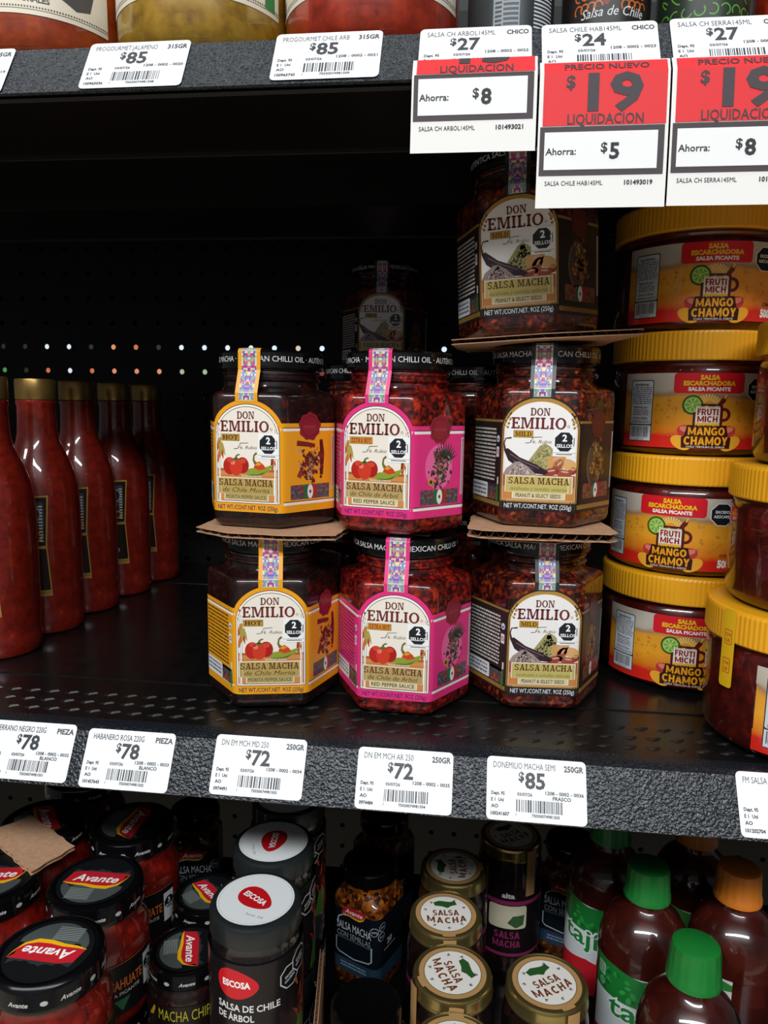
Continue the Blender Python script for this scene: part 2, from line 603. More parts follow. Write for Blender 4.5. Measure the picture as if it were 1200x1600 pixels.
# pressed louvres of the slotted strip: one small rhombic tongue each
def louvre_mesh():
    w, d, h = 0.0050, 0.0026, 0.0011
    V = [(-w, -0.4 * d, 0), (-0.1 * w, -d, 0), (w, 0.4 * d, 0), (0.1 * w, d, 0), (-0.75 * w, -0.25 * d, h * .3), (0.0, -0.55 * d, h), (0.75 * w, 0.3 * d, h * .9), (0.1 * w, 0.6 * d, h * .6)]
    F = [(4, 5, 6, 7), (0, 1, 5, 4), (1, 2, 6, 5), (2, 3, 7, 6), (3, 0, 4, 7)]
    return V, F
lv_m = bump_mat('worn_black_louvre', '#151312', 0.34, 400, 0.1, 0.0004, 0, 0.45, 0.0, '#201d1b')
first = None
nlv = 0
for row, (y, x0) in enumerate(((0.048, -0.2182), (0.0345, -0.2138), (0.0215, -0.2182 + 0.0015))):
    for k in range(-6, 40):
        x = x0 + 0.0139 * k
        if x > 0.30:
            continue
        if first is None:
            V, F = louvre_mesh()
            first = mk('louvre', V, F, lv_m, shelf)
            o = first
        else:
            o = first.copy()
            COL.objects.link(o)
        o.location = (x, y, 0)
        nlv += 1

# the aisle itself: pale tiled floor and the stocked shelving on its other side
floor_m = bump_mat('pale_floor_tiles', '#b9ab98', 0.35, 3, 0.02, 0.001, 0, 0.4, 0.0, '#c9bca8')
fl = mk('floor', [(-3, -2.6, -1.15), (3, -2.6, -1.15), (3, 2.6, -1.15), (-3, 2.6, -1.15)], [(0, 1, 2, 3)], floor_m)
fl['kind'] = 'structure'
opp_m = mat('stocked_shelving', '#8a7a68', 0.5)
nt, nd, lk, b = nodes(opp_m)
tc = nd.new('ShaderNodeTexCoord')
vo = nd.new('ShaderNodeTexVoronoi')
vo.inputs['Scale'].default_value = 7
lk.new(tc.outputs['Object'], vo.inputs['Vector'])
hs = nd.new('ShaderNodeHueSaturation')
hs.inputs['Saturation'].default_value = 0.55
hs.inputs['Value'].default_value = 0.40
lk.new(vo.outputs['Color'], hs.inputs['Color'])
lk.new(hs.outputs[0], b.inputs['Base Color'])
op = box('wall_opposite', -3, 3, -2.5, -2.4, -1.15, 0.85, opp_m)
op['kind'] = 'structure'

# pegboard back panel with real holes
def pegboard():
    p_, r = 0.0281, 0.0031
    xs0, zs0 = -0.2404, 0.2310
    V, F = [], []
    i0, i1 = -18, 34
    j0, j1 = -30, 12
    nside = 12
    for i in range(i0, i1):
        for j in range(j0, j1):
            cx, cz = xs0 + i * p_, zs0 + j * p_
            b = len(V)
            for k in range(nside):
                a = 2 * PI * k / nside + PI / 4
                V.append((cx + r * math.cos(a), 0, cz + r * math.sin(a)))
            for k in range(nside):
                a = 2 * PI * k / nside + PI / 4
                c, s = math.cos(a), math.sin(a)
                q = (p_ / 2) / max(abs(c), abs(s))
                V.append((cx + q * c, 0, cz + q * s))
            for k in range(nside):
                V.append((V[b + k][0], 0.0012, V[b + k][2]))
            for k in range(nside):
                k2 = (k + 1) % nside
                F.append((b + k, b + nside + k, b + nside + k2, b + k2))
                F.append((b + 2 * nside + k, b + k, b + k2, b + 2 * nside + k2))
    o = mk('wall_back', V, F, panel_m)
    o.location = (0, BACK, 0)
    o['kind'] = 'structure'
    return o
pegboard()

# what stands on the far side of the pegboard: dark stock close behind, a lit shelf across the next aisle
far_m = mat('far_panel_black', '#0a0a0a', 0.7)
o = box('wall_far', -0.80, 0.75, 0.470, 0.474, 0.275, 0.62, far_m)
o['kind'] = 'structure'
o = box('wall_far_lower', -0.80, 0.75, 0.470, 0.474, -0.62, 0.217, far_m)
o['kind'] = 'structure'
FARC = [('#d8e4ee', 'white'), ('#3f8d3a', 'green'), ('#16120f', 'black'), ('#c4683a', 'orange'), ('#6b1a16', 'dark red'), ('#d9855c', 'coral'), ('#9cae8c', 'sage'), ('#cdb9a8', 'beige')]
seq_low = [1, 2, 3, 0, 3, 5, 5, 5, 6, 6, 2, 7, 0, 2, 4, 7, 0, 6, 3, 0, 7]
seq_up = [2, 2, 0, 0, 2, 5, 3, 2, 0, 0, 0, 0, 0, 7, 0, 0, 0, 7, 0, 0, 0]
wn = box('wall_next_aisle', -1.75, 0.6, 2.06, 2.10, -0.62, 0.75, far_m)
wn['kind'] = 'structure'
for lvl, seq in ((0, seq_low), (1, seq_up)):
    for i, ci in enumerate(seq):
        c, nm = FARC[ci]
        x = -1.55 + i * 0.0795
        z = 0.10 + 0.235 * lvl
        box('panel', x - 0.0385, x + 0.0385, 2.03, 2.06, z, z + 0.234, mat('panel_' + nm.replace(' ', '_'), c, 0.6), wn, 0.002)

# ------------------------------------------------------------------ price labels on the lips
INK = '#1b1c22'
PAPER = '#e4e6e8'
def price_label(sh, x, s, title, unit, price, code, num, seed, word=None, dx=0.0):
    A = Art()
    w, h = 55.0, 33.6
    A.rrect(0, 0, w, h, 2.6, PAPER, 0, 4)
    A.text(title, 3.6, h - 6.0, 3.5, INK, 1, 'l', 0.008, min(34.5, 1.78 * len(title)))
    A.text(unit, w - 1.4, h - 6.0, 3.2, INK, 1, 'r', 0.035, 2.15 * len(unit))
    A.text('$', 18.2 + dx, h - 12.4, 5.0, INK, 1, 'l', 0.0355, 3.2)
    A.text(price, 21.8 + dx, h - 16.0, 8.6, INK, 1, 'l', 0.03, 11.2)
    A.text(code, w - 1.5, h - 18.8, 1.9, INK, 1, 'r', 0.03, 21)
    if word:
        A.text(word, w - 8.5, h - 21.5, 2.0, INK, 1, 'r', 0.03)
    A.text('Dept. 95', 2.6, 13.2, 1.9, INK, 1, 'l', 0.035, 7.5)
    A.text('E 1  Uni', 2.6, 9.8, 1.9, INK, 1, 'l', 0.035, 7)
    A.text('AO', 2.6, 6.4, 1.9, INK, 1, 'l', 0.035)
    A.text(num, 2.4, 2.6, 1.9, INK, 1, 'l', 0.04, 1.15 * len(num))
    A.text('03/07/26', 17, 13.4, 1.7, INK, 1, 'l', 0.03)
    A.barcode(16.5, 5.0, 42, 11.4, INK, 1, seed, 26)
    A.text('7503007498' + str(1500 + seed), 25, 2.7, 1.6, INK, 1, 'l', 0.03)
    A.text('3', 16, 2.9, 1.3, INK, 1, 'l')
    o = A.build('price_label', plane_map, None, None, 0.15, 0.07, 0.35)
    z0 = H_UP if sh else 0.0
    s1 = s + 0.0336
    y, z = on_lip(s1)
    o.location = (x, y - CT * 0.0004, z0 + z + ST * 0.0004)
    o.rotation_euler = (-TILT, 0, 0)
    shn = 'upper' if sh else 'middle'
    return o
GP = 'white price labels on the shelf lips'
for sh, x, s, title, unit, price, code, num, seed, word, dx in (
        (0, -0.2138, -0.0003, 'SERRANO NEGRO 220G', 'PIEZA', '78', '1208 - 0002 - 0032', '101457641', 1, 'BLANCO', 0),
        (0, -0.1507, 0.0009, 'HABANERO ROSA 220G', 'PIEZA', '78', '1208 - 0002 - 0033', '101457643', 2, 'BLANCO', 1),
        (0, -0.0706, -0.0008, 'DN EM MCH MD 250', '250GR', '72', '1208 - 0002 - 0034', '0974491', 3, None, 1),
        (0, 0.0152, 0.0007, 'DN EM MCH AR 250', '250GR', '72', '1208 - 0002 - 0035', '0974484', 4, None, -0.5),
        (0, 0.0894, 0.0008, 'DONEMILIO MACHA SEMI', '250GR', '85', '1208 - 0002 - 0036', '100241607', 5, 'FRASCO', -0.5),
        (0, 0.2248, -0.0003, 'FM SALSA MANGO', '500GR', '49', '1208 - 0002 - 0037', '101202704', 6, None, 0),
        (1, -0.2296, 0.0012, 'PROGOURMET.HABANERO', '315GR', '85', '1208 - 0002 - 0019', '100965035', 7, None, 0),
        (1, -0.1322, 0.0003, 'PROGOURMET.JALAPENO', '315GR', '85', '1208 - 0002 - 0020', '100965036', 8, None, 0),
        (1, -0.0315, -0.0008, 'PROGOURMET.CHILE ARB', '315GR', '85', '1208 - 0002 - 0021', '100965743', 9, None, 0),
        (1, 0.0425, 0.0, 'SALSA CH ARBOL145ML', 'CHICO', '27', '1208 - 0002 - 0022', '101493021', 10, None, -3),
        (1, 0.1023, 0.0006, 'SALSA CHILE HAB145ML', 'CHICO', '24', '1208 - 0002 - 0023', '101493019', 12, None, -2.5),
        (1, 0.1631, 0.0001, 'SALSA CH SERRA145ML', 'CHICO', '27', '1208 - 0002 - 0024', '101493020', 13, None, -2)):
    o = price_label(sh, x, s, title, unit, price, code, num, seed, word, dx)
    where = 'the lip above the jars' if sh else 'the lip below the jars'
    lab = {1: 'white $78 price label reading SERRANO NEGRO on ' + where, 2: 'white $78 price label reading HABANERO ROSA on ' + where,
           3: 'white $72 price label ending MD 250 on ' + where, 4: 'white $72 price label ending AR 250 on ' + where,
           5: 'white $85 price label reading MACHA SEMI on ' + where, 6: 'white price label reading FM SALSA on ' + where,
           7: 'cut-off white price label beside the JALAPENO one', 8: 'white $85 price label reading JALAPENO on ' + where,
           9: 'white $85 price label reading CHILE ARB on ' + where, 10: 'white $27 price label reading SALSA CH ARBOL',
           12: 'white $24 price label reading SALSA CHILE HAB', 13: 'white $27 price label reading SALSA CH SERRA'}[seed]
    tag(o, lab, 'price label', GP)

# red clearance tags hanging from the upper lip
RED, GREY = '#d81f25', '#3a3034'
def clip_v(a, b, c, vmax):
    P, out = [a, b, c], []
    for i in range(3):
        p_, q = P[i], P[(i + 1) % 3]
        if p_[1] <= vmax:
            out.append(p_)
        if (p_[1] <= vmax) != (q[1] <= vmax):
            t = (vmax - p_[1]) / (q[1] - p_[1])
            out.append((p_[0] + (q[0] - p_[0]) * t, vmax))
    return [(out[0], out[i], out[i + 1]) for i in range(1, len(out) - 1)]

def sale_tag(x, s_top, off, save, code, title, label, slip, cut=70.0):
    """sheet that lies on the lip from s_top down and then hangs straight; v is measured up from its lower edge"""
    A = Art()
    w, h = 60.0, 70.0
    A.rect(0, 0, w, h, '#e3e1dd', 0)
    A.rect(2.0, 38, w - 1.2, h - 0.6, RED, 1)
    A.text('PRECIO NUEVO', 31, h - 5.6, 3.6, GREY, 2, 'c', 0.015, 39)
    A.text('$', 12.5, h - 14.5, 6.0, GREY, 2, 'l', 0.02, 4.2)
    A.text('19' if slip == 0 else '15', 22.5, 45.2, 17.2, GREY, 2, 'l', 0.035, 25.5)
    A.text('LIQUIDACION', 31, 38.6, 4.9, GREY, 2, 'c', 0.01, 35)
    A.rect(1.0, 15, w - 1.6, 37.6, GREY, 1)
    A.rect(3.2, 17.6, w - 4.6, 35.0, '#e6e5e4', 2)
    A.text('Ahorra:', 3.8, 24.5, 3.3, INK, 3, 'l', 0.012)
    A.text('$', 29.5, 25.5, 4.6, INK, 3, 'l', 0.015)
    A.text(save, 33.5, 22.5, 7.4, INK, 3, 'l', 0.03)
    A.text(title, 4, 10.4, 2.2, INK, 1, 'l', 0.01, 27)
    A.text(code, w - 6, 10.4, 2.2, INK, 1, 'r', 0.03, 13)
    h_lip = (0.0346 - s_top) * 1000
    def mp(u, v, hh):
        d = cut - v                               # distance from the upper edge
        if d < h_lip:
            s = s_top + d * .001
            y, z = on_lip(s)
            n = (0, -CT, ST)
        else:
            y, z = on_lip(0.0346)
            e = (d - h_lip) * .001
            a = 0.12
            y -= math.sin(a) * e * (1 - 0.35 * e / 0.06)
            z -= math.cos(a) * e
            n = (0, -math.cos(a), math.sin(a))
        k = hh + off
        return (u * .001, y - k * .001, z), n
    A2 = Art()
    def split(a, b, c, col, l):
        e = [(abs(a[1] - b[1]), a, b, c), (abs(b[1] - c[1]), b, c, a), (abs(c[1] - a[1]), c, a, b)]
        e.sort(key=lambda q: -q[0])
        if e[0][0] > 0.9:
            _, p_, q, r = e[0]
            mm = ((p_[0] + q[0]) / 2, (p_[1] + q[1]) / 2)
            split(p_, mm, r, col, l)
            split(mm, q, r, col, l)
        else:
            A2.t.append((a, b, c, col, l))
    for a, b, c, col, l in A.t:                   # short rows so that the sheet can bend
        for t in clip_v(a, b, c, cut):
            split(t[0], t[1], t[2], col, l)
    o = A2.build('clearance_tag', mp, None, None, 0.12, 0.22, 0.6)
    o.location = (x, 0, H_UP)
    return tag(o, label, 'sale tag', 'red clearance tags')
sale_tag(0.0402, 0.0226, 1.1, '8', '101493021', 'SALSA CH ARBOL145ML', 'cut-short clearance tag saving $8 below the SALSA CH ARBOL price label', 1, 48.0)
sale_tag(0.1013, 0.0275, 1.1, '5', '101493019', 'SALSA CHILE HAB145ML', 'red $19 clearance tag saving $5 over the hexagonal jar stack', 0)
sale_tag(0.1622, 0.0272, 1.1, '8', '101493020', 'SALSA CH SERRA145ML', 'red $19 clearance tag saving $8 over the yellow-lidded jars', 0)

# ------------------------------------------------------------------ hexagonal salsa jars
HEX_S, HEX_R = 0.046, 0.0075
HEX_AP = HEX_S * math.sqrt(3) / 2
hexf, HSEG = ngon_ring(6, HEX_AP, HEX_R)
JAR_H = 0.113
LID_R = 0.0345
black_lid = mat('black_lacquer_lid', '#08080a', 0.16, 0, 0.3, 0.5)
WHITE, CREAM, MAROON = '#f2f0ea', '#efe7da', '#6b2724'
WEAVE = ['#b23a6b', '#5d3f9a', '#d98a3a', '#3c8fa0', '#c7c3b0', '#7a2f68', '#d2577a', '#4a5fb0', '#c8a24a', '#8f9f9a']
WEAVE_D = ['#7d3a3f', '#50406b', '#9a6238', '#3c6a6a', '#6b2f3f', '#3f5a44', '#8a4a3c']

def bell_pepper(A, x, y, k, l):
    A.ell(x - 4.4 * k, y, 4.6 * k, 5.6 * k, '#b8261c', l)
    A.ell(x + 4.4 * k, y + .6 * k, 4.4 * k, 5.2 * k, '#a81f1a', l)
    A.ell(x, y - .3 * k, 4.4 * k, 5.8 * k, '#cf3a24', l + 1)
    A.ell(x - 2.2 * k, y + 2.2 * k, 1.6 * k, 1.5 * k, '#e8776a', l + 2)
    A.ell(x + 4.6 * k, y + 3.4 * k, 2.2 * k, 1.6 * k, '#d1452f', l + 2)
    A.ell(x - 4.2 * k, y + 3.8 * k, 2.4 * k, 1.5 * k, '#d1452f', l + 2)
    A.line([(x - .3 * k, y + 4.4 * k), (x + .2 * k, y + 6.4 * k), (x + 1.6 * k, y + 7.4 * k), (x + 2.6 * k, y + 7.2 * k)], [1.6 * k, 1.1 * k, .9 * k, .7 * k], '#5c6a2a', l + 3)
    A.ell(x - .2 * k, y + 4.3 * k, 2.2 * k, .8 * k, '#5c6a2a', l + 3)

def chili(A, x, y, k, l):
    A.poly([(x - 8 * k, y - 2 * k), (x - 5 * k, y + 1.4 * k), (x, y + 2 * k), (x + 6 * k, y + 2.6 * k), (x + 12 * k, y + 4.6 * k), (x + 8 * k, y - .6 * k), (x + 2 * k, y - 3.2 * k), (x - 5 * k, y - 4 * k)], '#8f9a33', l)
    A.poly([(x - 6 * k, y - 2.6 * k), (x + 1 * k, y - 2.2 * k), (x + 7 * k, y), (x + 10 * k, y + 3 * k), (x + 4 * k, y - 2.4 * k), (x - 3 * k, y - 3.7 * k)], '#53702a', l + 1)
    A.poly([(x - 2 * k, y + 2 * k), (x - .5 * k, y + 5.4 * k), (x + 2 * k, y + 6.2 * k), (x + 5 * k, y + 4 * k), (x + 6.6 * k, y + 1.6 * k), (x + 2 * k, y + .4 * k)], '#c9421f', l + 1)
    A.poly([(x - 1 * k, y + 3.8 * k), (x + 1 * k, y + 5.8 * k), (x + 3.6 * k, y + 4.4 * k), (x + 1.2 * k, y + 3.2 * k)], '#d99a2f', l + 2)
    A.line([(x - .6 * k, y + 4.6 * k), (x - 2 * k, y + 7 * k), (x - 1.6 * k, y + 10 * k), (x + .2 * k, y + 11.6 * k)], [2.2 * k, 1.3 * k, 1.1 * k, 1.5 * k], '#6d6a2c', l + 3)

def hanging_chilis(A, x, y, k, l, n, seed):
    R = random.Random(seed)
    for i in range(n):
        dx = R.uniform(-2.2, 2.2) * k
        y0 = y - R.uniform(0, 6) * k
        A.line([(x + dx * .3, y0), (x + dx * .8, y0 - 3 * k), (x + dx * 1.3, y0 - 6 * k)], [1.2 * k, 1.3 * k, .3 * k], R.choice(['#b23c22', '#c4682a', '#8f2f1e', '#a99a4a']), l + i % 2)

def signature(A, x, y, k, l):
    c = '#2b2622'
    A.line([(x - 6 * k, y), (x - 3 * k, y + .3 * k), (x - 1.6 * k, y + 3.6 * k), (x - .8 * k, y + .2 * k), (x - 3 * k, y + 1.6 * k)], .35, c, l)
    A.line([(x - 1.6 * k, y + 3.6 * k), (x + 4 * k, y + 3.9 * k)], .3, c, l)
    A.text('c. Rubio', x + 4.3 * k, y, 2.2 * k, c, l, 'c', -0.01, 11 * k, 0.35)

def octagon2(A, x, y, r, l):
    A.rect(x - r - .9, y - r - 3.0, x + r + .9, y + r + .9, '#f4f4f2', l)
    A.ngon(x, y, r * 1.06, 8, '#23262b', l + 1, PI / 8)
    A.text('2', x, y + .4, r * .72, '#ffffff', l + 2, 'c', 0.03)
    A.text('SELLOS', x, y - r * .58, r * .36, '#ffffff', l + 2, 'c', 0.02, r * 1.62)
    A.rect(x - r * .8, y - r - 2.0, x + r * .8, y - r - 1.5, '#3a3a40', l + 1)
    A.rect(x - r - .9, y - r - 1.0, x + r + .9, y - r - .8, '#3a5a8a', l + 1)

def arch(u0, u1, z0, zs, zt, n=20):
    P = [(u0, z0), (u1, z0)]
    cx, rx = (u0 + u1) / 2, (u1 - u0) / 2
    for k in range(n + 1):
        a = PI * k / n
        P.append((cx + rx * math.cos(a), zs + (zt - zs) * math.sin(a)))
    return P

def jar_label_art(kind):
    A = Art()
    base = {'morita': '#eea21e', 'arbol': '#e5357f', 'semillas': '#2b2320'}[kind]
    dark = kind == 'semillas'
    FW = 24.5
    FAR = 67.0
    # wrap: two side panels and the arched front
    for a, b in ((-FAR, -FW + 2), (FW - 2, FAR)):
        A.rect(a, 10.8, b, 67.5, base, 0, 26)
        if dark:
            A.rect(a, 65.4, b, 66.9, '#9a7338', 1, 26)
            A.rect(a, 12.4, b, 15.2, '#9a7338', 1, 26)
        else:
            for z, hh, c in ((64.4, .5, '#5a3430'), (62.6, 1.7, '#f4f0e6'), (15.6, 1.7, '#f4f0e6'), (17.4, .5, '#5a3430')):
                A.rect(a, z, b, z + hh, c, 1, 26)
    A.poly(arch(-FW, FW, 10.8, 60, 82.0, 28), base, 2)
    if dark:
        A.poly(arch(-FW + .9, FW - .9, 16.2, 60, 80.9, 28), '#b5893f', 3)
        A.poly(arch(-FW + 2.4, FW - 2.4, 17.4, 59.5, 78.4, 28), '#f2efec', 4)
    else:
        A.poly(arch(-FW + 2.4, FW - 2.4, 16.3, 59.5, 79.4, 28), '#5a3430', 3)
        A.poly(arch(-FW + 2.8, FW - 2.8, 16.7, 59.5, 78.9, 28), '#f8f5ee', 4)
        A.poly(arch(-FW + 3.7, FW - 3.7, 17.5, 59.0, 77.7, 28), '#5a3430', 5)
        A.poly(arch(-FW + 4.0, FW - 4.0, 17.8, 59.0, 77.3, 28), CREAM, 6)
    L = 7
    u0, u1 = -FW + 4.0, FW - 4.0
    # picture
    if dark:
        R = random.Random(4)
        A.rect(u0 - 1.4, 17.6, u1 + 1.4, 26, '#c98446', L)
        A.rect(u0 - 1.4, 26, u1 + 1.4, 33.5, '#a85a34', L)
        A.poly([(-8, 40), (0, 51.5), (3, 53), (6, 51.5), (16, 41), (12, 34), (-4, 34)], '#a29a68', L + 1)
        for i in range(240):
            t = R.random()
            yy = 36 + 15.5 * t
            hw = 11.5 * (1 - t) + .6
            A.ell(3 + R.uniform(-hw, hw), yy, .9, .4, R.choice(['#c2bb84', '#8a8450', '#b0a56c', '#d6cf9e', '#75703f']), L + 2, 6, R.uniform(0, 3))
        for x, y, rx, ry, c, r in ((10, 43, 6.5, 3.6, '#cf9c5c', .5), (17.5, 40.5, 5.2, 3.4, '#d9aa6a', -.3), (11.5, 40, 4.2, 2.6, '#a2503f', .9), (7, 35.5, 5.2, 2.4, '#9a4436', .2), (15, 35, 5, 2.3, '#a24c3c', -.1), (20, 36.5, 2.6, 2.4, '#8f3f30', .4)):
            A.ell(x, y, rx, ry, c, L + 3, 14, r)
            A.ell(x + .6, y + ry * .35, rx * .5, ry * .25, '#d9a58a', L + 4, 8, r)
        A.poly([(-22, 48.5), (-19.5, 49.5), (-12, 44), (-2, 40), (6, 35.5), (4, 33.6), (-4, 34.5), (-12, 37), (-19, 42)], '#33222a', L + 4)
        A.line([(-18, 46), (-12, 42.5), (-6, 40), (0, 37.6)], .5, '#7f6a70', L + 5)
        A.line([(-16, 42), (-9, 39.4), (-3, 37)], .4, '#6b5860', L + 5)
        A.line([(-21, 48), (-22, 52.5), (-21, 55.5), (-17.5, 56)], [1.4, .8, .7, 1.0], '#3a2a28', L + 5)
        A.poly([(-22, 33), (-20, 37), (-15, 41), (-12, 41.5), (-7, 38.5), (-2, 34), (-1, 32.8), (-22, 32.8)], '#a08d88', L + 6)
        for i in range(120):
            t = R.random()
            A.ell(-12 + R.uniform(-9, 9) * (1 - t), 33 + 7.5 * t, .75, .35, R.choice(['#d8ccc4', '#8a7572', '#c0b0a8', '#7d6664']), L + 7, 5, R.uniform(0, 3))
    else:
        A.rect(u0, 17.8, u1, 36.8, '#cf8a4c', L)
        A.rect(u0, 36.8, u1, 38.4, '#a8622e', L)
        A.rect(u0, 33.6, u1, 34.0, '#b0713c', L + 1)
        hanging_chilis(A, -18.2, 58, 1.35, L + 1, 9, 8)
        hanging_chilis(A, 17.5, 47.0, .8, L + 1, 7, 9)
        bell_pepper(A, -7.5, 40.0, 1.0, L + 2)
        chili(A, 6.5, 37.4, 0.98, L + 3)
    M_ = L + 8
    # brand
    A.slab('DON', -.6, 69.9, 4.6, MAROON, M_, 11.8, 0.0)
    A.slab('EMILIO', -1.4, 61.8, 6.9, '#6f2a28', M_, 33, 0.012)
    A.ring(16.6, 63.6, .55, .8, '#888078', M_, 10)
    word, wx = {'morita': ('HOT', 12.5), 'arbol': ('EXTRA HOT', 15), 'semillas': ('MILD', 12)}[kind]
    bx = -17.4 if kind != 'semillas' else -16.4
    if kind == 'semillas':
        y0 = 56.4
    else:
        y0 = 56.0
    A.rect(bx, y0, bx + wx, y0 + 4.3, '#8a6a2a', M_)
    A.rect(bx + .35, y0 + .35, bx + wx - .35, y0 + 3.95, {'morita': '#b58f3a', 'arbol': '#dd8b2f', 'semillas': '#c99a34'}[kind], M_ + 1)
    A.slab(word, bx + wx / 2, y0 + .8, 2.7, '#4a241c', M_ + 2, wx - 2.0, 0.0)
    signature(A, -3.0, 51.0 if not dark else 53.0, 1.0, M_)
    octagon2(A, 14.6, 54.2, 5.9, M_ + 3)
    # name box
    khaki = {'morita': '#b59a58', 'arbol': '#b79b63', 'semillas': '#c3b268'}[kind]
    sx = {'morita': 'de Chile Morita', 'arbol': 'de Chile de Arbol', 'semillas': 'cacahuate y semillas selectas'}[kind]
    sub = {'morita': 'MORITA PEPPER SAUCE', 'arbol': 'RED PEPPER SAUCE', 'semillas': 'PEANUT & SELECT SEEDS'}[kind]
    bu0, bu1 = -20.4, 18.6 + (2.0 if dark else 0)
    A.rect(bu0, 22.3, bu1, 32.8, '#f0ead6', M_)
    A.rect(bu0 + 4.5, 18.3, bu1 - 4, 22.6, '#f0ead6', M_)
    A.rect(bu0 + .5, 22.5, bu1 - .5, 32.3, khaki, M_ + 1)
    A.rect(bu0 + 5.0, 18.7, bu1 - 4.5, 22.6, '#d9cfa4' if kind != 'morita' else '#b3a468', M_ + 2)
    A.slab('SALSA MACHA', (bu0 + bu1) / 2, 27.6, 4.1, '#5a2a1c', M_ + 3, 37, 0.012)
    A.text(sx, (bu0 + bu1) / 2, 23.6, 3.0 if not dark else 2.4, '#2e2a1c' if not dark else '#6a6a2a', M_ + 3, 'c', -0.005, 32 if not dark else 35, 0.3)
    A.text(sub, (bu0 + bu1) / 2, 19.3, 2.5, '#5a2e1a', M_ + 3, 'c', 0.015, 27.5)
    if not dark:
        A.text('IMAGEN DECORATIVA', 3, 33.4, 1.0, '#ffffff', M_, 'c', 0.0)
    A.text('NET WT./CONT.NET. 9OZ (250g)', 0, 12.3, 3.0, '#23305a' if not dark else '#eceff6', M_, 'c', 0.015, 41)
    # right panel: wax seal, figure, woven band with flag
    c = 45.6
    fig = Art()
    R = random.Random({'morita': 21, 'arbol': 22, 'semillas': 23}[kind])
    if kind == 'arbol':
        A.ell(c - 1, 42, 11.5, 14, '#f06aa6', 3, 24)
        for k in range(11):
            an = RAD(20 + 13 * k)
            A.line([(c + 4, 45), (c + 4 + 6 * math.cos(an), 45 + 6.5 * math.sin(an)), (c + 4 + 11 * math.cos(an), 45 + 13 * math.sin(an))], [1.2, 1.7, .3], R.choice(['#3a4038', '#4a3c3c', '#2f3530']), 4)
        pal = ['#4a3434', '#7a4a3c', '#35413a', '#8a5a50', '#5c2f30', '#a89a90']
    elif kind == 'morita':
        pal = ['#6a2420', '#8f3328', '#4a2420', '#b9a08c', '#7a2c3a', '#562a2a', '#c9863c']
    else:
        A.ell(c - 3, 40, 9.5, 14, '#6b6258', 3, 24)
        A.ell(c - 3, 40, 8.2, 12.6, '#4a4038', 4, 24)
        pal = ['#8a3a2a', '#a0743a', '#5c5a34', '#6b2f24', '#b08a4a', '#39302a']
    if kind == 'morita':
        A.line([(c - 11, 55), (c - 2, 54), (c + 4, 53)], [3.4, 3.0, 2.4], '#7a2820', 4)
        A.line([(c + 9, 57), (c + 10, 48), (c + 9.4, 34)], [2.6, 3.6, 2.6], '#5a211c', 4)
        A.line([(c - 1, 44), (c - 7, 38), (c - 9.5, 33)], [3, 2.6, 3.6], '#8a3a2e', 4)
        A.line([(c + 2, 42), (c - 2, 35), (c - 3, 31)], [4, 3, 2], '#6a2a24', 4)
        A.ell(c + 9, 47, 2.7, 2.7, '#7a2a24', 5, 14)
    for i in range(150):
        x, y = c + R.gauss(.5, 3.8), 41 + R.gauss(0, 5.8)
        if abs(x - c) < 10 and 29 < y < 56:
            A.ell(x, y, R.uniform(.6, 1.9), R.uniform(.4, 1.2), R.choice(pal), 5 + i % 3, 7, R.uniform(0, 3))
    if kind == 'arbol':
        A.ell(c - 7.5, 33, 2.4, 2.4, '#c9983a', 8, 14)
        A.ell(c - 7.5, 33, 1.3, 1.3, '#4a3020', 9, 10)
    sealc = '#8d2330' if not dark else '#5a2620'
    P = []
    for k in range(48):
        a = 2 * PI * k / 48
        r = 8.8 + .45 * math.sin(9 * a) + .25 * math.sin(5 * a + 1)
        P.append((c - .5 + r * math.cos(a), 65.5 + r * math.sin(a)))
    A.poly(P, sealc, 8)
    A.ring(c - .5, 65.5, 6.4, 6.9, '#6f1a26' if not dark else '#4a1e1a', 9, 28)
    A.text('PREMIUM', c - .5, 64.4, 1.9, '#a84450' if not dark else '#6a3028', 9, 'c', 0.01, 9.5)
    A.weave(c - 16, 18.8, c + 16, 28.2, 22, 7, WEAVE_D if kind != 'semillas' else ['#7a3a34', '#8a5a3c', '#a23a34', '#4f5a3c', '#6a3040'], 3, 31)
    A.rect(c - 5.0, 18.8, c - 1.8, 28.2, '#2c6a45', 4)
    A.rect(c + 1.8, 18.8, c + 5.0, 28.2, '#a8302e', 4)
    A.ell(c, 23.5, 2.4, 4.7, '#eceae4', 5, 16)
    A.ell(c, 23.5, .9, 1.2, '#5a4a30', 6, 10)
    A.rect(FAR - 3.2, 24, FAR - 1.0, 60, '#e4e2dc', 4)
    for k in range(40):
        A.rect(FAR - 2.8, 24.5 + k * .88, FAR - 1.4, 24.5 + k * .88 + .45, '#3a3436', 5)
    # left panel: ingredients, small icons, white code box, green chilli
    tc = '#4a3414' if kind == 'morita' else ('#8a1c4c' if kind == 'arbol' else '#d8d6d0')
    A.lines(-FAR + 3, 27.5, -FW - 6.5, 62, 14, tc, 3, 77 + len(kind), .5)
    A.rect(-FAR + 1, 24.0, -FW - 3, 26.0, '#4a2030', 3)
    A.weave(-FW - 18, 16, -FW - 3.5, 26.0, 9, 6, WEAVE_D, 3, 9)
    A.rrect(-FAR + 1, 16.0, -FW - 17, 26.0, .8, '#e6e6e8', 4)
    A.lines(-FAR + 2.5, 17.2, -FW - 19, 25, 3, '#5a6270', 5, 12, .5)
    A.ell(-FW - 3.4, 55, 2.0, 2.2, '#dfe4ea', 4, 14)
    A.ell(-FW - 3.4, 54.6, 1.4, .7, '#3a6a9a', 5, 10)
    A.rrect(-FW - 5.4, 43.5, -FW - 1.6, 50, .6, '#e8dfe6', 4)
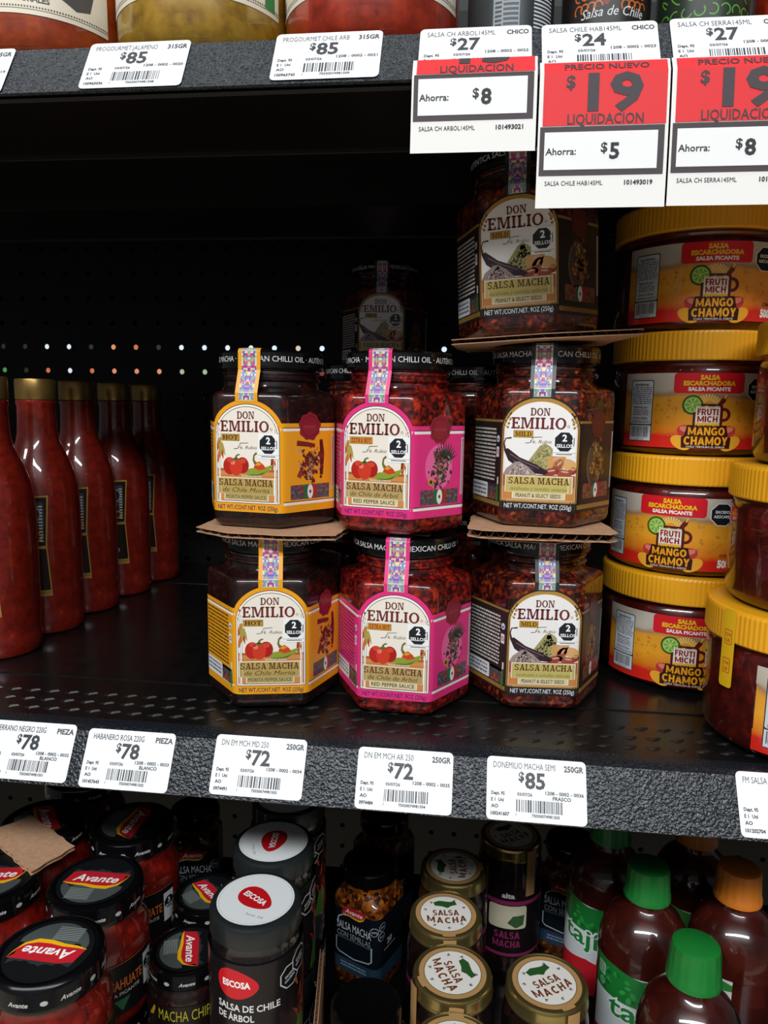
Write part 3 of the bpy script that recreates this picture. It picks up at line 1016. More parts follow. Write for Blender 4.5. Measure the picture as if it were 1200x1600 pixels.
    A.ring(-FW - 3.5, 46.7, .9, 1.5, '#b0283c', 5, 10)
    A.poly([(-FW - 3.2, 27), (-FW - 1.6, 25), (-FW - 1.2, 17), (-FW - 2.6, 13), (-FW - 4, 18)], '#3a7a2e', 5)
    A.rect(-FW - 3.0, 26.4, -FW - 1.4, 31, '#e8e4dc', 5)
    return A

seam_white = '#e9e7e2'
def strip_art(kind):
    A = Art()
    edge = {'morita': '#eea21e', 'arbol': '#e5357f', 'semillas': '#2f3436'}[kind]
    A.rect(-7.6, 0, 7.6, 54, edge, 0)
    A.rect(-5.2, 0.8, 5.2, 53.4, '#c9cfc6', 1)
    A.weave(-5.0, 1.2, 5.0, 53.0, 10, 40, ['#c0407c', '#6f4ab0', '#e0a24a', '#5aa8b4', '#dfd9c2', '#8a4aa0', '#7fb3a0', '#e07a8a', '#7a88c8', '#d8cf9a'], 2, 17)
    return A

def strip_map():
    path = [(-HEX_AP - .0001, .0805), (-HEX_AP - .0002, .0862), (-LID_R - .0006, .1000), (-LID_R - .0004, .1125), (-LID_R + .0012, .1136), (-.0150, .11335)]
    seglen = [math.dist(path[i], path[i + 1]) for i in range(len(path) - 1)]
    def f(u, v, h):
        d = v * .001
        i = 0
        while i < len(seglen) - 1 and d > seglen[i]:
            d -= seglen[i]
            i += 1
        (y0, z0), (y1, z1) = path[i], path[i + 1]
        t = d / seglen[i]
        dy, dz = (y1 - y0) / seglen[i], (z1 - z0) / seglen[i]
        n = (0, -dz, dy)
        return (u * .001, y0 + dy * d - dz * h * .001, z0 + dz * d + dy * h * .001), n
    return f

def split_v(A, maxv):
    B = Art()
    st = list(A.t)
    while st:
        a, b, c, col, l = st.pop()
        e = [(abs(a[1] - b[1]), a, b, c), (abs(b[1] - c[1]), b, c, a), (abs(c[1] - a[1]), c, a, b)]
        e.sort(key=lambda q: -q[0])
        if e[0][0] > maxv:
            _, p_, q, r = e[0]
            mm = ((p_[0] + q[0]) / 2, (p_[1] + q[1]) / 2)
            st += [(p_, mm, r, col, l), (mm, q, r, col, l)]
        else:
            B.t.append((a, b, c, col, l))
    return B

SALSA = {
    'morita': salsa_mat('dark_morita_salsa', [(0.36, '#0c0403'), (0.55, '#1c0806'), (0.70, '#340d09'), (0.84, '#6a1c10')], 420, 900, 0.06, 1.0, 0.45, 0.32),
    'arbol': salsa_mat('red_arbol_salsa', [(0.34, '#1c0303'), (0.48, '#540907'), (0.62, '#86130b'), (0.75, '#b42c0e'), (0.88, '#d86a18')], 420, 900, 0.06, 1.0, 0.45, 0.32),
    'semillas': salsa_mat('seed_salsa', [(0.34, '#140503'), (0.50, '#3a0d07'), (0.64, '#6a1e0b'), (0.76, '#a84412'), (0.88, '#d08428')], 400, 900, 0.08, 1.0, 0.45, 0.34),
}

def make_hex_jar(kind, label, lid_rot, loc, rz, group):
    root = thing('salsa_jar', label, 'jar', loc, rz, group)
    s = 1.0
    loft('glass_body', hexf, 6, HSEG, [(0.0, .84, .15, .032), (.0006, .90, .08, .034), (.0016, .945, .03, .034), (.0032, .978, 0, .03), (.0052, .995, 0, .03), (.0075, 1, 0, .03),
        (.0815, 1, 0, .03), (.0834, .996, 0, .03), (.0849, .985, 0, .03), (.0860, .966, 0, .03), (.0867, .942, .03, .034), (.0874, .905, .15, .034), (.0882, .86, .5, .033), (.0892, .82, .85, .0322), (.0905, .8, 1, .0315),
        (.0932, .8, 1, .0313), (.0938, .8, 1, .0322), (.0946, .8, 1, .0328), (.0955, .8, 1, .0322), (.0961, .8, 1, .0313), (.0976, .8, 1, .0313), (.0982, .8, 1, .0321), (.0990, .8, 1, .0324), (.0998, .8, 1, .0321), (.1004, .8, 1, .0313), (.1030, .8, 1, .0313)], SALSA[kind], root)
    lid = lathe('lid', [(LID_R - .0012, .1012), (LID_R, .1016), (LID_R + .0002, .1030), (LID_R, .1040), (LID_R, .1115), (LID_R - .0009, .1127), (LID_R - .0025, .1130), (LID_R - .0045, .1124), (.004, .1124)], black_lid, root, 64)
    T = Art()
    R_mm = LID_R * 1000
    per = 2 * PI * R_mm
    for k in range(2):
        T.text('MEXICAN CHILLI OIL \u00b7 AUT\u00c9NTICA SALSA MACHA \u00b7', per / 2 * k + per / 4, 105.8, 3.6, '#d9d9d6', 0, 'c', 0.012, per / 2 - 3)
    T.build('lid_lettering', cyl_map(LID_R, 0, -PI / 2 + RAD(lid_rot)), lid, 3.0, 0.12)
    jar_label_art(kind).build('label', ring_map(hexf), root, 2.6, 0.22, 0.016, 0.30)
    split_v(strip_art(kind), 1.5).build('seal_strip', strip_map(), root, None, 0.35, 0.05, 0.35)
    return root

GJ = 'hexagonal salsa jars'
Y_MOR = make_hex_jar('morita', 'yellow-labelled hexagonal salsa jar on the shelf under a cardboard piece', 8, (-0.0565, 0.078, 0.0010), 12, GJ)
P_ARB = make_hex_jar('arbol', 'pink-labelled hexagonal salsa jar standing on the shelf, bottom of its stack', 6, (0.0330, 0.0815, 0.0010), -3, GJ)
B_SEM = make_hex_jar('semillas', 'black-labelled MILD hexagonal jar standing on the shelf, lowest of three', 8, (0.1225, 0.103, 0.0010), 4, GJ)
def twist_lid(root, deg):
    for ch in root.children:
        if ch.name.startswith('lid'):
            ch.rotation_euler = (0, 0, RAD(deg))
CB = 0.0032
zl = JAR_H + 0.0010
o = dup(Y_MOR, (-0.0605, 0.0900, zl + CB), -8, 'yellow-labelled hexagonal salsa jar standing on a cardboard piece')
twist_lid(o, -22)
o = dup(P_ARB, (0.0265, 0.0850, zl + CB), -14, 'pink-labelled hexagonal salsa jar on top of another pink one')
twist_lid(o, -26)
zm = zl + 0.0082
o = dup(B_SEM, (0.1215, 0.1010, zm), -7, 'black-labelled MILD hexagonal jar between two cardboard sheets, middle of three')
twist_lid(o, -14)
zt = zm + JAR_H + CB + 0.0026
o = dup(B_SEM, (0.1085, 0.1010, zt), -11, 'black-labelled MILD hexagonal jar under the clearance tags, topmost of three')
o.rotation_euler = (0, RAD(-3.0), RAD(-11))
twist_lid(o, 20)
# second row behind, in the dark
for kind, x, y, lv, rz, lab in (
        (B_SEM, -0.016, 0.398, 0, 3, 'black-labelled hexagonal jar at the pegboard, lowest of the dark back stack'),
        (B_SEM, -0.016, 0.398, 1, -4, 'black-labelled hexagonal jar at the pegboard, middle of the dark back stack'),
        (B_SEM, -0.0215, 0.398, 2, 2, 'black-labelled hexagonal jar in the dark at the pegboard, topmost of its stack'),
        (B_SEM, -0.010, 0.176, 0, 80, 'dark hexagonal jar hidden behind the yellow-labelled stack, lower one'),
        (B_SEM, -0.006, 0.178, 1, 100, 'dark hexagonal jar hidden behind the yellow-labelled stack, upper one'),
        (B_SEM, 0.082, 0.190, 0, 85, 'dark hexagonal jar behind the pink-labelled stack, lower one'),
        (B_SEM, 0.080, 0.188, 1, 95, 'dark hexagonal jar behind the pink-labelled stack, upper one')):
    dup(kind, (x, y, 0.0010 + lv * JAR_H), rz, lab, 'jars of the back row')

# ------------------------------------------------------------------ torn cardboard sheets between the jars
kraft = bump_mat('kraft_cardboard', '#b48a6a', 0.75, 300, 0.15, 0.0004, 0, 0.2, 0.0, '#c49c7c')
kraft_in = bump_mat('kraft_flute', '#8f6848', 0.8, 300, 0.1, 0.0004, 0, 0.2)
def cardboard(label, pts, z, th, seed, wave=True, tilt=0.0, droop=0.0):
    R = random.Random(seed)
    P = []
    for i in range(len(pts)):
        a, b = pts[i], pts[(i + 1) % len(pts)]
        n = max(2, int(math.dist(a, b) / 0.006))
        for k in range(n):
            t = k / n
            P.append((a[0] + (b[0] - a[0]) * t + R.uniform(-.0006, .0006), a[1] + (b[1] - a[1]) * t + R.uniform(-.0007, .0007)))
    cx = sum(q[0] for q in P) / len(P)
    cy = sum(q[1] for q in P) / len(P)
    root = thing('cardboard_sheet', label, 'cardboard', (cx, cy, z), 0, 'torn cardboard sheets between the jars')
    root.rotation_euler = (0, tilt, 0)
    lt = 0.00045
    def liner(z0):
        n = len(P)
        V = [(x - cx, y - cy, z0) for x, y in P] + [(x - cx, y - cy, z0 + lt) for x, y in P]
        F = [(i, (i + 1) % n, (i + 1) % n + n, i + n) for i in range(n)]
        for t in tessellate_polygon([[Vector((x, y, 0)) for x, y in P]]):
            a, b, c = t
            q = (P[b][0] - P[a][0]) * (P[c][1] - P[a][1]) - (P[b][1] - P[a][1]) * (P[c][0] - P[a][0])
            if q < 0:
                b, c = c, b
            F.append((c, b, a))
            F.append((a + n, b + n, c + n))
        return mk('liner', V, F, kraft, root)
    liner(0.0)
    liner(th - lt)
    # fluting: a wave running along x, shrunk slightly inside the outline
    xs = [q[0] for q in P]
    x0, x1 = min(xs) + .001, max(xs) - .001
    V, F = [], []
    n = int((x1 - x0) / 0.0009)
    def yr(x):
        ys = []
        m_ = len(P)
        for i in range(m_):
            a, b = P[i], P[(i + 1) % m_]
            if (a[0] - x) * (b[0] - x) <= 0 and a[0] != b[0]:
                ys.append(a[1] + (b[1] - a[1]) * (x - a[0]) / (b[0] - a[0]))
        return (min(ys), max(ys)) if ys else (cy, cy)
    for i in range(n + 1):
        x = x0 + (x1 - x0) * i / n
        lo, hi = yr(x)
        zz = th / 2 + (th / 2 - lt) * .98 * math.sin(2 * PI * (x - x0) / 0.0072)
        V += [(x - cx, lo - cy + .0006, zz), (x - cx, hi - cy - .0006, zz)]
    for i in range(n):
        F.append((2 * i, 2 * i + 2, 2 * i + 3, 2 * i + 1))
    mk('fluting', V, F, kraft_in, root, None, True)
    return root
cardboard('torn cardboard piece between the two yellow-labelled jars', [(-.1000, .050), (-.074, .0335), (-.036, .0315), (-.0065, .038), (-.0040, .070), (-.018, .118), (-.060, .132), (-.092, .122), (-.100, .090)], zl, CB, 3)
cardboard('small cardboard piece between the two pink-labelled jars', [(.012, .066), (.050, .064), (.052, .110), (.010, .108)], zl, CB, 14)
cardboard('small cardboard strip under the corrugated sheet on the lowest MILD jar', [(.092, .056), (.128, .054), (.138, .060), (.140, .130), (.098, .128)], zl, 0.0030, 4)
cardboard('corrugated cardboard sheet with open flutes under the middle MILD jar', [(.0740, .052), (.082, .0465), (.120, .0455), (.160, .0475), (.1655, .053), (.1610, .110), (.150, .140), (.084, .138), (.0760, .100)], zl + 0.0030, 0.0052, 5)
cardboard('broad cardboard sheet under the topmost MILD jar reaching the yellow lids', [(.0600, .064), (.115, .0500), (.1720, .0510), (.1735, .060), (.1650, .098), (.1620, .135), (.072, .140), (.0640, .110)], zm + JAR_H + 0.0022, CB, 6, True, RAD(-3.0))

# ------------------------------------------------------------------ wide mango sauce tubs with yellow lids
yellow_lid = mat('yellow_plastic_lid', '#f0a91c', 0.38, 0, 0, 0.45)
chamoy_m = salsa_mat('dark_chamoy_sauce', [(0.30, '#2a0604'), (0.52, '#4a0e08'), (0.72, '#6a1a0e'), (0.88, '#8f3418')], 320, 700, 0.02, 1.0, 0.35, 0.12)
def foam_label_mat():
    mt = mat('mango_label_print', '#e09a20', 0.25, 0, 0.6, 0.4)
    nt, nd, lk, b = nodes(mt)
    tc = nd.new('ShaderNodeTexCoord')
    sp = nd.new('ShaderNodeSeparateXYZ')
    lk.new(tc.outputs['Object'], sp.inputs[0])
    nz = nd.new('ShaderNodeTexNoise')
    nz.inputs['Scale'].default_value = 45
    lk.new(tc.outputs['Object'], nz.inputs['Vector'])
    ad = nd.new('ShaderNodeMath')
    ad.operation = 'MULTIPLY_ADD'
    ad.inputs[1].default_value = 0.012
    lk.new(nz.outputs['Fac'], ad.inputs[0])
    lk.new(sp.outputs['Z'], ad.inputs[2])
    mr = nd.new('ShaderNodeMapRange')
    mr.inputs['From Min'].default_value = 0.010
    mr.inputs['From Max'].default_value = 0.062
    lk.new(ad.outputs[0], mr.inputs['Value'])
    r = ramp(nd, [(0.0, '#d8281c'), (0.17, '#d8281c'), (0.24, '#e07a1e'), (0.45, '#f2a62a'), (0.66, '#e8a02c'), (0.72, '#a8845c'), (0.78, '#c0b4a4'), (1.0, '#cac2b4')])
    lk.new(mr.outputs[0], r.inputs[0])
    lk.new(r.outputs[0], b.inputs['Base Color'])
    return mt
foam_m = foam_label_mat()
def mango_art():
    A = Art()
    A.rect(-60, 5.5, 62, 55, '#fo', 0, 48)
    # ingredients panel, white, with bar code
    A.rrect(-54, 9.0, -35.5, 50.5, 1.6, '#2a2a30', 1, 3)
    A.rrect(-53.4, 20.6, -36.1, 49.9, 1.2, '#cfd4d8', 2, 3)
    A.rect(-53.4, 9.6, -36.1, 19.8, '#d2d6da', 2, 6)
    A.text('Ingredientes:', -45, 46.6, 2.0, '#2a2d36', 3, 'c', 0.02, 12)
    A.lines(-52.6, 34, -36.8, 46, 9, '#4a4f5a', 3, 5, .45)
    A.text('Elaborado por:', -45, 31.4, 1.8, '#2a2d36', 3, 'c', 0.02, 12)
    A.lines(-51, 26.5, -38.5, 30.8, 4, '#4a4f5a', 3, 6, .45)
    A.text('Servicio al Cliente', -45, 24.0, 1.6, '#2a2d36', 3, 'c', 0.02, 12)
    A.lines(-52, 21.2, -37, 23.2, 2, '#4a4f5a', 3, 7, .45)
    A.barcode(-52, 11.8, -38, 19.0, '#2a2a30', 3, 44, 24)
    A.text('7503012764', -45, 10.0, 1.2, '#2a2a30', 3, 'c')
    # red banner
    A.rrect(-22, 41.8, 22, 55, 2.2, '#d9202a', 2, 4)
    A.text('SALSA', 0, 50.6, 3.0, '#f2c81e', 3, 'c', 0.05, 12)
    A.text('ESCARCHADORA', 0, 46.9, 2.9, '#f2c81e', 3, 'c', 0.05, 32)
    A.text('SALSA PICANTE', 0, 43.4, 2.4, '#f2f0ea', 3, 'c', 0.05, 26)
    # sun rays
    for k in range(13):
        a = RAD(12 + 13 * k)
        A.line([(0 + 4 * math.cos(a), 33 + 4 * math.sin(a)), (8.6 * math.cos(a), 33 + 8.2 * math.sin(a))], [.5, 1.0], '#f7d77a', 2)
    # mango halves and slices
    for s in (-1, 1):
        A.ell(12.5 * s, 16.5, 6, 4.2, '#c23a3a', 2, 16, .35 * s)
        A.ell(13.5 * s, 18.2, 3.4, 1.8, '#e4836a', 3, 12, .35 * s)
        A.ell(10 * s, 11.6, 6, 3, '#3a3420', 2, 14)
        A.ell(15.5 * s, 9.2, 7.0, 4.2, '#f0ab32', 3, 18, .5 * s)
    # lime
    A.ell(-9.6, 34.2, 6.4, 6.4, '#2b2b1c', 4, 22)
    A.ell(-9.6, 34.2, 5.7, 5.7, '#4f9a2c', 5, 22)
    A.ell(-9.6, 34.2, 4.9, 4.9, '#cfe08a', 6, 22)
    for k in range(8):
        a = 2 * PI * k / 8
        A.poly([(-9.6 + .5 * math.cos(a), 34.2 + .5 * math.sin(a)), (-9.6 + 4.5 * math.cos(a - .3), 34.2 + 4.5 * math.sin(a - .3)), (-9.6 + 4.5 * math.cos(a + .3), 34.2 + 4.5 * math.sin(a + .3))], '#74b53a', 7)
    # straw and mug
    A.line([(5, 32), (9.2, 37.5), (10.4, 39.8)], [2.4, 3.2, 1.4], '#6a1c1c', 4)
    A.line([(9.6, 38.4), (10.8, 41.0)], 1.1, '#e8c34a', 5)
    A.ring(9.6, 28, 2.6, 4.6, '#6a1c1c', 5, 20)
    A.rrect(-9.0, 19.5, 9.2, 35.0, 2.4, '#5c1a18', 6, 4)
    A.rrect(-7.4, 20.4, 7.4, 33.2, 1.0, '#f2eee2', 7, 3)
    A.rect(-7.2, 20.4, 7.2, 22.6, '#f0b832', 8)
    A.line([(-7.2, 33.4), (-4, 32.4), (-1, 33.2), (2, 32.2), (5, 33.2), (7.2, 32.8)], 1.0, '#d8d2a8', 8)
    A.slab('FRUTI', 0, 27.6, 4.2, '#9a1a26', 9, 12.8, font=SANS)
    A.slab('MICH', 0, 23.0, 4.0, '#9a1a26', 9, 12.4, font=SANS)
    # name
    A.poly([(-12, 21), (12, 21), (13.6, 14), (15.4, 13), (15, 5.9), (-15, 5.9), (-15.4, 13), (-13.6, 14)], '#3a1c12', 8)
    A.slab('MANGO', 0, 14.5, 5.2, '#f5a623', 10, 22.5, font=SANS)
    A.slab('CHAMOY', 0, 8.0, 5.5, '#f5a623', 10, 27, font=SANS)
    A.text('CHILE TERNURA EL SABOR', 0, 6.2, 1.2, '#e8e2d8', 10, 'c', 0.01, 24)
    # drops
    R = random.Random(6)
    for i in range(46):
        x, y = R.choice((R.uniform(-34, -14), R.uniform(16, 40))), R.uniform(13, 38)
        r = R.uniform(.35, 1.0)
        A.ring(x, y, r * .6, r, '#a8681c', 1, 9)
        A.ell(x + r * .2, y + r * .3, r * .3, r * .3, '#f5d08a', 2, 6)
    # warning octagon and net content
    A.ngon(32, 44.5, 8.2, 8, '#e8e8e4', 3, PI / 8)
    A.ngon(32, 44.5, 7.6, 8, '#1d2226', 4, PI / 8)
    A.text('EXCESO', 32, 45.4, 1.9, '#ffffff', 5, 'c', 0.02, 9)
    A.text('AZ\u00daCARES', 32, 42.3, 1.9, '#ffffff', 5, 'c', 0.02, 11)
    A.text('CONT. NET.', 39, 15.5, 2.2, '#1d1d1d', 4, 'c', 0.03, 14)
    A.text('500 g', 37, 8.6, 5.0, '#f4f0e6', 5, 'c', 0.06, 12)
    return A
TUB_R = 0.0565
def make_tub(label, loc, rz, group):
    root = thing('sauce_tub', label, 'jar', loc, rz, group)
    lathe('plastic_body', [(.0450, 0.0), (.0500, .0006), (.0540, .003), (TUB_R, .0075), (TUB_R, .0555), (.0560, .0578), (.0548, .0598), (.0555, .0612), (.0543, .0622), (.0543, .066)], chamoy_m, root, 96)
    V, F = [], []
    n = 240
    prof = [(.0578, .0632), (.0584, .0640), (.0584, .0805), (.0577, .0820), (.0558, .0825)]
    for j, (r, z) in enumerate(prof):
        for k in range(n):
            a = 2 * PI * k / n
            rr = r - (.00028 if (k % 2 and j in (1, 2)) else 0)
            V.append((rr * math.cos(a), rr * math.sin(a), z))
    for j in range(len(prof) - 1):
        for k in range(n):
            k2 = (k + 1) % n
            F.append((j * n + k, j * n + k2, (j + 1) * n + k2, (j + 1) * n + k))
    F.append(tuple(range((len(prof) - 1) * n, len(prof) * n)))
    F.append(tuple(range(n - 1, -1, -1)))
    mk('screw_lid', V, F, yellow_lid, root)
    mango_art().build('label', cyl_map(TUB_R), root, 2.6, 0.2, 0.03, 0.25, {'#fo': foam_m})
    return root
GT = 'yellow-lidded mango sauce tubs'
tub = make_tub('yellow-lidded mango sauce tub on the shelf beside the lowest MILD jar', (0.2362, 0.1625, 0.0010), -11, GT)
for x, y, lv, rz, lab in (
        (0.2368, 0.1625, 1, -27, 'yellow-lidded mango sauce tub, second from the shelf beside the hexagonal jars'),
        (0.2348, 0.1630, 2, -7, 'yellow-lidded mango sauce tub, third from the shelf touching the broad cardboard'),
        (0.2318, 0.1640, 3, -5, 'yellow-lidded mango sauce tub, topmost beside the topmost MILD jar')):
    dup(tub, (x, y, 0.0010 + 0.0825 * lv), rz, lab)
tape_m = mat('yellow_tape', '#f2c21e', 0.3)
for x, y, lv, rz, lab in (
        (0.2808, 0.0535, 0, 12, 'yellow-lidded sauce tub with yellow tape, on the shelf in front of the others'),
        (0.2890, 0.0550, 1, 12, 'yellow-lidded sauce tub standing on the tub with yellow tape'),
        (0.2985, 0.0560, 2, 10, 'yellow-lidded sauce tub on top of the front stack beside the red banner tubs')):
    t = dup(tub, (x, y, 0.0010 + 0.0825 * lv), rz, lab)
    if lv == 0:
        A = Art()
        A.rrect(-5, 36, 5, 82.6, 2, '#eebc1a', 0, 3)
        for zz in (66, 49):
            A.rrect(-3, zz - 4.5, 3, zz + 4.5, .8, '#d8641e', 1, 2)
            A.rrect(-2.4, zz - 3.9, 2.4, zz + 3.9, .6, '#eebc1a', 2, 2)
            A.text('CHI', 0, zz + .6, 2.0, '#c8401c', 3, 'c', 0.03, 4)
            A.text('LE', 0, zz - 2.8, 2.0, '#c8401c', 3, 'c', 0.03, 3)
        A.build('tape', cyl_map(0.0585, 0, -PI / 2 - RAD(80)), t, 2.0, 0.15, 0.05)
        # mug pressed into the plastic wall
        B = Art()
        B.ring(-66, 36, 3.2, 4.2, '#m', 0, 16)
        B.line([(-72, 44), (-60, 44), (-60, 18), (-72, 18), (-72, 44)], 1.0, '#m', 0)
        B.build('embossed_mug', cyl_map(TUB_R), t, 2.0, 0.25, 0.05, 0.2, {'#m': chamoy_m})

# ------------------------------------------------------------------ slim red sauce bottles with gold caps
red_sauce = salsa_mat('red_bottle_sauce', [(0.30, '#5a120a'), (0.55, '#74190e'), (0.76, '#822011'), (0.93, '#b86428')], 420, 700, 0.01, 1.0, 0.35, 0.16)
gold_cap = mat('gold_cap', '#9a7b45', 0.36, 0.75)
BP = [(.0275, 0), (.0295, .0015), (.0308, .006), (.031, .012), (.0300, .016), (.0303, .024), (.031, .030), (.031, .108), (.0302, .121), (.0280, .133), (.0245, .144), (.0205, .153), (.0172, .161), (.0158, .168), (.0152, .180), (.0150, .190), (.0157, .192), (.0157, .1945), (.0142, .196)]
def bottle(label, loc, rz):
    root = thing('sauce_bottle', label, 'bottle', loc, rz, 'gold-capped red sauce bottles')
    lathe('glass_body', BP, red_sauce, root, 48)
    lathe('cap', [(.0154, .1955), (.0158, .1962), (.0158, .2112), (.0152, .2125), (.004, .2128)], gold_cap, root, 40)
    A = Art()
    gold, drk = '#a8823c', '#22100e'
    def fr(x0, x1, y0, y1, waist):
        return [(x0, y0), (x1, y0), (x1 - waist, (y0 + y1) / 2), (x1, y1), (x0, y1), (x0 + waist, (y0 + y1) / 2)]
    A.poly(fr(-22, 22, 34, 118, 2.5), gold, 0)
    A.poly(fr(-20.8, 20.8, 39, 116.6, 2.4), drk, 1)
    A.rect(-19, 74, 19, 76.5, gold, 2, 10)
    A.rrect(4, 92, 18, 113, 2, '#3a4048', 2, 3)
    A.ell(11, 103, 5, 6.5, '#8f9aa6', 3, 16)
    A.ell(11, 103, 3.8, 5.2, '#20262c', 4, 16)
    A.ring(13, 84, 2.4, 3.8, gold, 3, 14)
    A.text('HABANERO', 0, 46, 5, '#cdbfae', 3, 'c', 0.02, 26)
    A.text('SALSA', 9, 56, 5, '#cdbfae', 3, 'l', 0.02, 26, 0, 2, PI / 2)
    for k in range(12):
        A.rect(14, 80 + k * 2.6, 17, 80 + k * 2.6 + 1.3, '#c9c3ba', 3)
    A.rect(-20.8, 36, 20.8, 38, '#8a6a34', 2, 10)
    A.build('label', cyl_map(.0311), root, 2.0, 0.15, 0.04, 0.3)
    return root
b0 = bottle('gold-capped red sauce bottle at the front of its row, cut by the picture edge', (-0.290, 0.1195, 0.0010), -2)
for i, (x, y, rz, lab) in enumerate(((-0.2890, 0.1830, 1, 'gold-capped red sauce bottle, second in its row from the shelf front'),
                                     (-0.2880, 0.2465, 0, 'gold-capped red sauce bottle in the middle of its row of five'),
                                     (-0.2840, 0.3100, 3, 'gold-capped red sauce bottle, fourth in its row from the shelf front'),
                                     (-0.2790, 0.3735, -4, 'gold-capped red sauce bottle in the dark at the back end of its row'))):
    dup(b0, (x, y, 0.0010), rz, lab)

# ------------------------------------------------------------------ upper shelf: three wide jars and slim bottles
ZU = H_UP + 0.0010
def wide_jar(label, loc, cmat, kind):
    root = thing('wide_jar', label, 'jar', loc, 0, 'wide salsa jars on the upper shelf')
    lathe('glass_body', [(.038, .002), (.041, .0), (.0435, .0006), (.0465, .004), (.0486, .010), (.0494, .020), (.0494, .078), (.047, .086), (.041, .092), (.0375, .096), (.0375, .106)], cmat, root, 72)
    lathe('lid', [(.0395, .100), (.040, .101), (.040, .114), (.0388, .116), (.004, .1162)], black_lid, root, 48)
    A = Art()
    z0 = {'orange': 19, 'yellow': 24, 'red': 23}[kind]
    A.rect(-64, z0, 64, 80, '#ddd3bf', 0, 50)
    A.rect(-64, z0 + 2.4, 64, z0 + 2.75, '#4a4238', 1, 50)
    for k in range(86):
        A.rect(-63 + k * 1.48, z0 + 3.4, -63 + k * 1.48 + .8, z0 + 4.3, '#4a4238', 1)
    if kind == 'orange':
        A.text('INGREDIENTES NATURALES', 4, z0 + 6.5, 3.2, '#3e3830', 2, 'c', 0.03, 52)
        A.poly([(36, z0 + 11), (44, z0 + 7), (52, z0 + 9), (55, z0 + 20), (30, z0 + 22)], '#4a4644', 2)
    elif kind == 'yellow':
        A.rect(52, z0 + 3, 60, z0 + 16, '#2f7a3c', 2, 4)
    else:
        A.text('NEGRO', -58, z0 + 5, 3.5, '#3e3830', 2, 'c', 0.03, 9, 0, 2, PI / 2)
        A.text('SALSA GOURMET', 0, z0 + 20, 5, '#3e3830', 2, 'c', 0.03, 50)
    A.build('label', cyl_map(.0495), root, 2.6, 0.15, 0.05)
    return root
wide_jar('wide jar of orange salsa with a cream label on the upper shelf', (-0.1905, 0.0530, ZU), salsa_mat('orange_salsa', [(0.3, '#7a2a10'), (0.55, '#9c3c14'), (0.8, '#b8561c')], 260, 700, 0.02, 1.0, 0.35, 0.10), 'orange')
wide_jar('wide jar of olive-yellow salsa with a cream label on the upper shelf', (-0.0890, 0.0530, ZU), salsa_mat('olive_salsa', [(0.28, '#6a4c14'), (0.5, '#94701e'), (0.72, '#a8842c'), (0.92, '#5a3c14')], 260, 700, 0.02, 1.0, 0.35, 0.10), 'yellow')
wide_jar('wide jar of red salsa with a cream label on the upper shelf', (0.0105, 0.0535, ZU), salsa_mat('bright_red_salsa', [(0.3, '#6e1a0c'), (0.55, '#982a10'), (0.8, '#b03a14')], 260, 700, 0.02, 1.0, 0.35, 0.10), 'red')
dark_glass = salsa_mat('dark_bottle_sauce', [(0.3, '#0e0b0a'), (0.6, '#1a1210'), (0.85, '#2a1a14')], 130, 700, 0.02)
green_glass = salsa_mat('green_bottle_sauce', [(0.3, '#22331c'), (0.6, '#3a5228'), (0.85, '#5a6e38')], 130, 700, 0.02)
def slim_bottle(label, x, cmat, kind):
    root = thing('slim_bottle', label, 'bottle', (x, 0.0505, ZU), 0, 'slim sauce bottles on the upper shelf')
    lathe('glass_body', [(.020, 0), (.0222, .001), (.0236, .005), (.0236, .078), (.021, .088), (.0135, .098), (.0105, .108), (.0102, .128)], cmat, root, 40)
    lathe('cap', [(.012, .124), (.0125, .125), (.0125, .146), (.0118, .148), (.003, .1485)], black_lid, root, 32)
    A = Art()
    if kind == 'dark':
        A.rect(-34, 9, 34, 70, '#2a2e30', 0, 26)
        A.rect(-10, 9, 4, 70, '#8f979c', 1, 5)
        for k in range(26):
            A.rect(-9, 10 + k * 2.2, -5.4, 11.2 + k * 2.2, '#23262a', 2)
        for k in range(24):
            A.rect(-4.6, 10 + k * 2.4, 3.4, 11.4 + k * 2.4, '#39404a', 2)
        for k in range(28):
            A.rect(12, 10 + k * 1.9, 26, 10.9 + k * 1.9, '#c9ced2', 1, 5)
    elif kind == 'orange':
        A.rect(-34, 9, 34, 70, '#1c1512', 0, 26)
        for s in (-1, 1):
            for k in range(4):
                for j in range(5):
                    A.line([(s * (7 + 3.6 * k) + 2.2 * math.cos(t * .5 + j), 20 + 7 * j + 2.6 * math.sin(t * .5 + j)) for t in range(9)], .8, '#c4611e', 1)
        for j in range(5):
            A.ell(-3, 24 + 8 * j, 2.0, 4, '#7a2a20', 1, 10)
            A.ell(3, 26 + 8 * j, 2.0, 4, '#9a8a7a', 1, 10)
        A.text('Salsa de Chile', 1, 15, 5.0, '#d8dadb', 2, 'c', 0.0, 34, 0.3)
    elif kind == 'green':
        A.rect(-34, 9, 34, 70, '#1e2a1c', 0, 26)
        for k in range(9):
            for j in range(6):
                A.line([(-26 + 6.4 * k + 2.6 * math.cos(t * .5 + j + k), 16 + 8 * j + 2.6 * math.sin(t * .5 + k)) for t in range(9)], .7, '#5c9a3a', 1)
    if A.t:
        A.build('label', cyl_map(.0237), root, 2.0, 0.15, 0.05)
    return root
slim_bottle('slim dark bottle with a grey bar-coded label behind the SALSA CH ARBOL tag', 0.0885, dark_glass, 'dark')
slim_bottle('slim dark bottle with orange swirls and white script on the upper shelf', 0.1400, dark_glass, 'orange')
slim_bottle('slim bottle with a dark green leafy label on the upper shelf', 0.1910, green_glass, 'green')
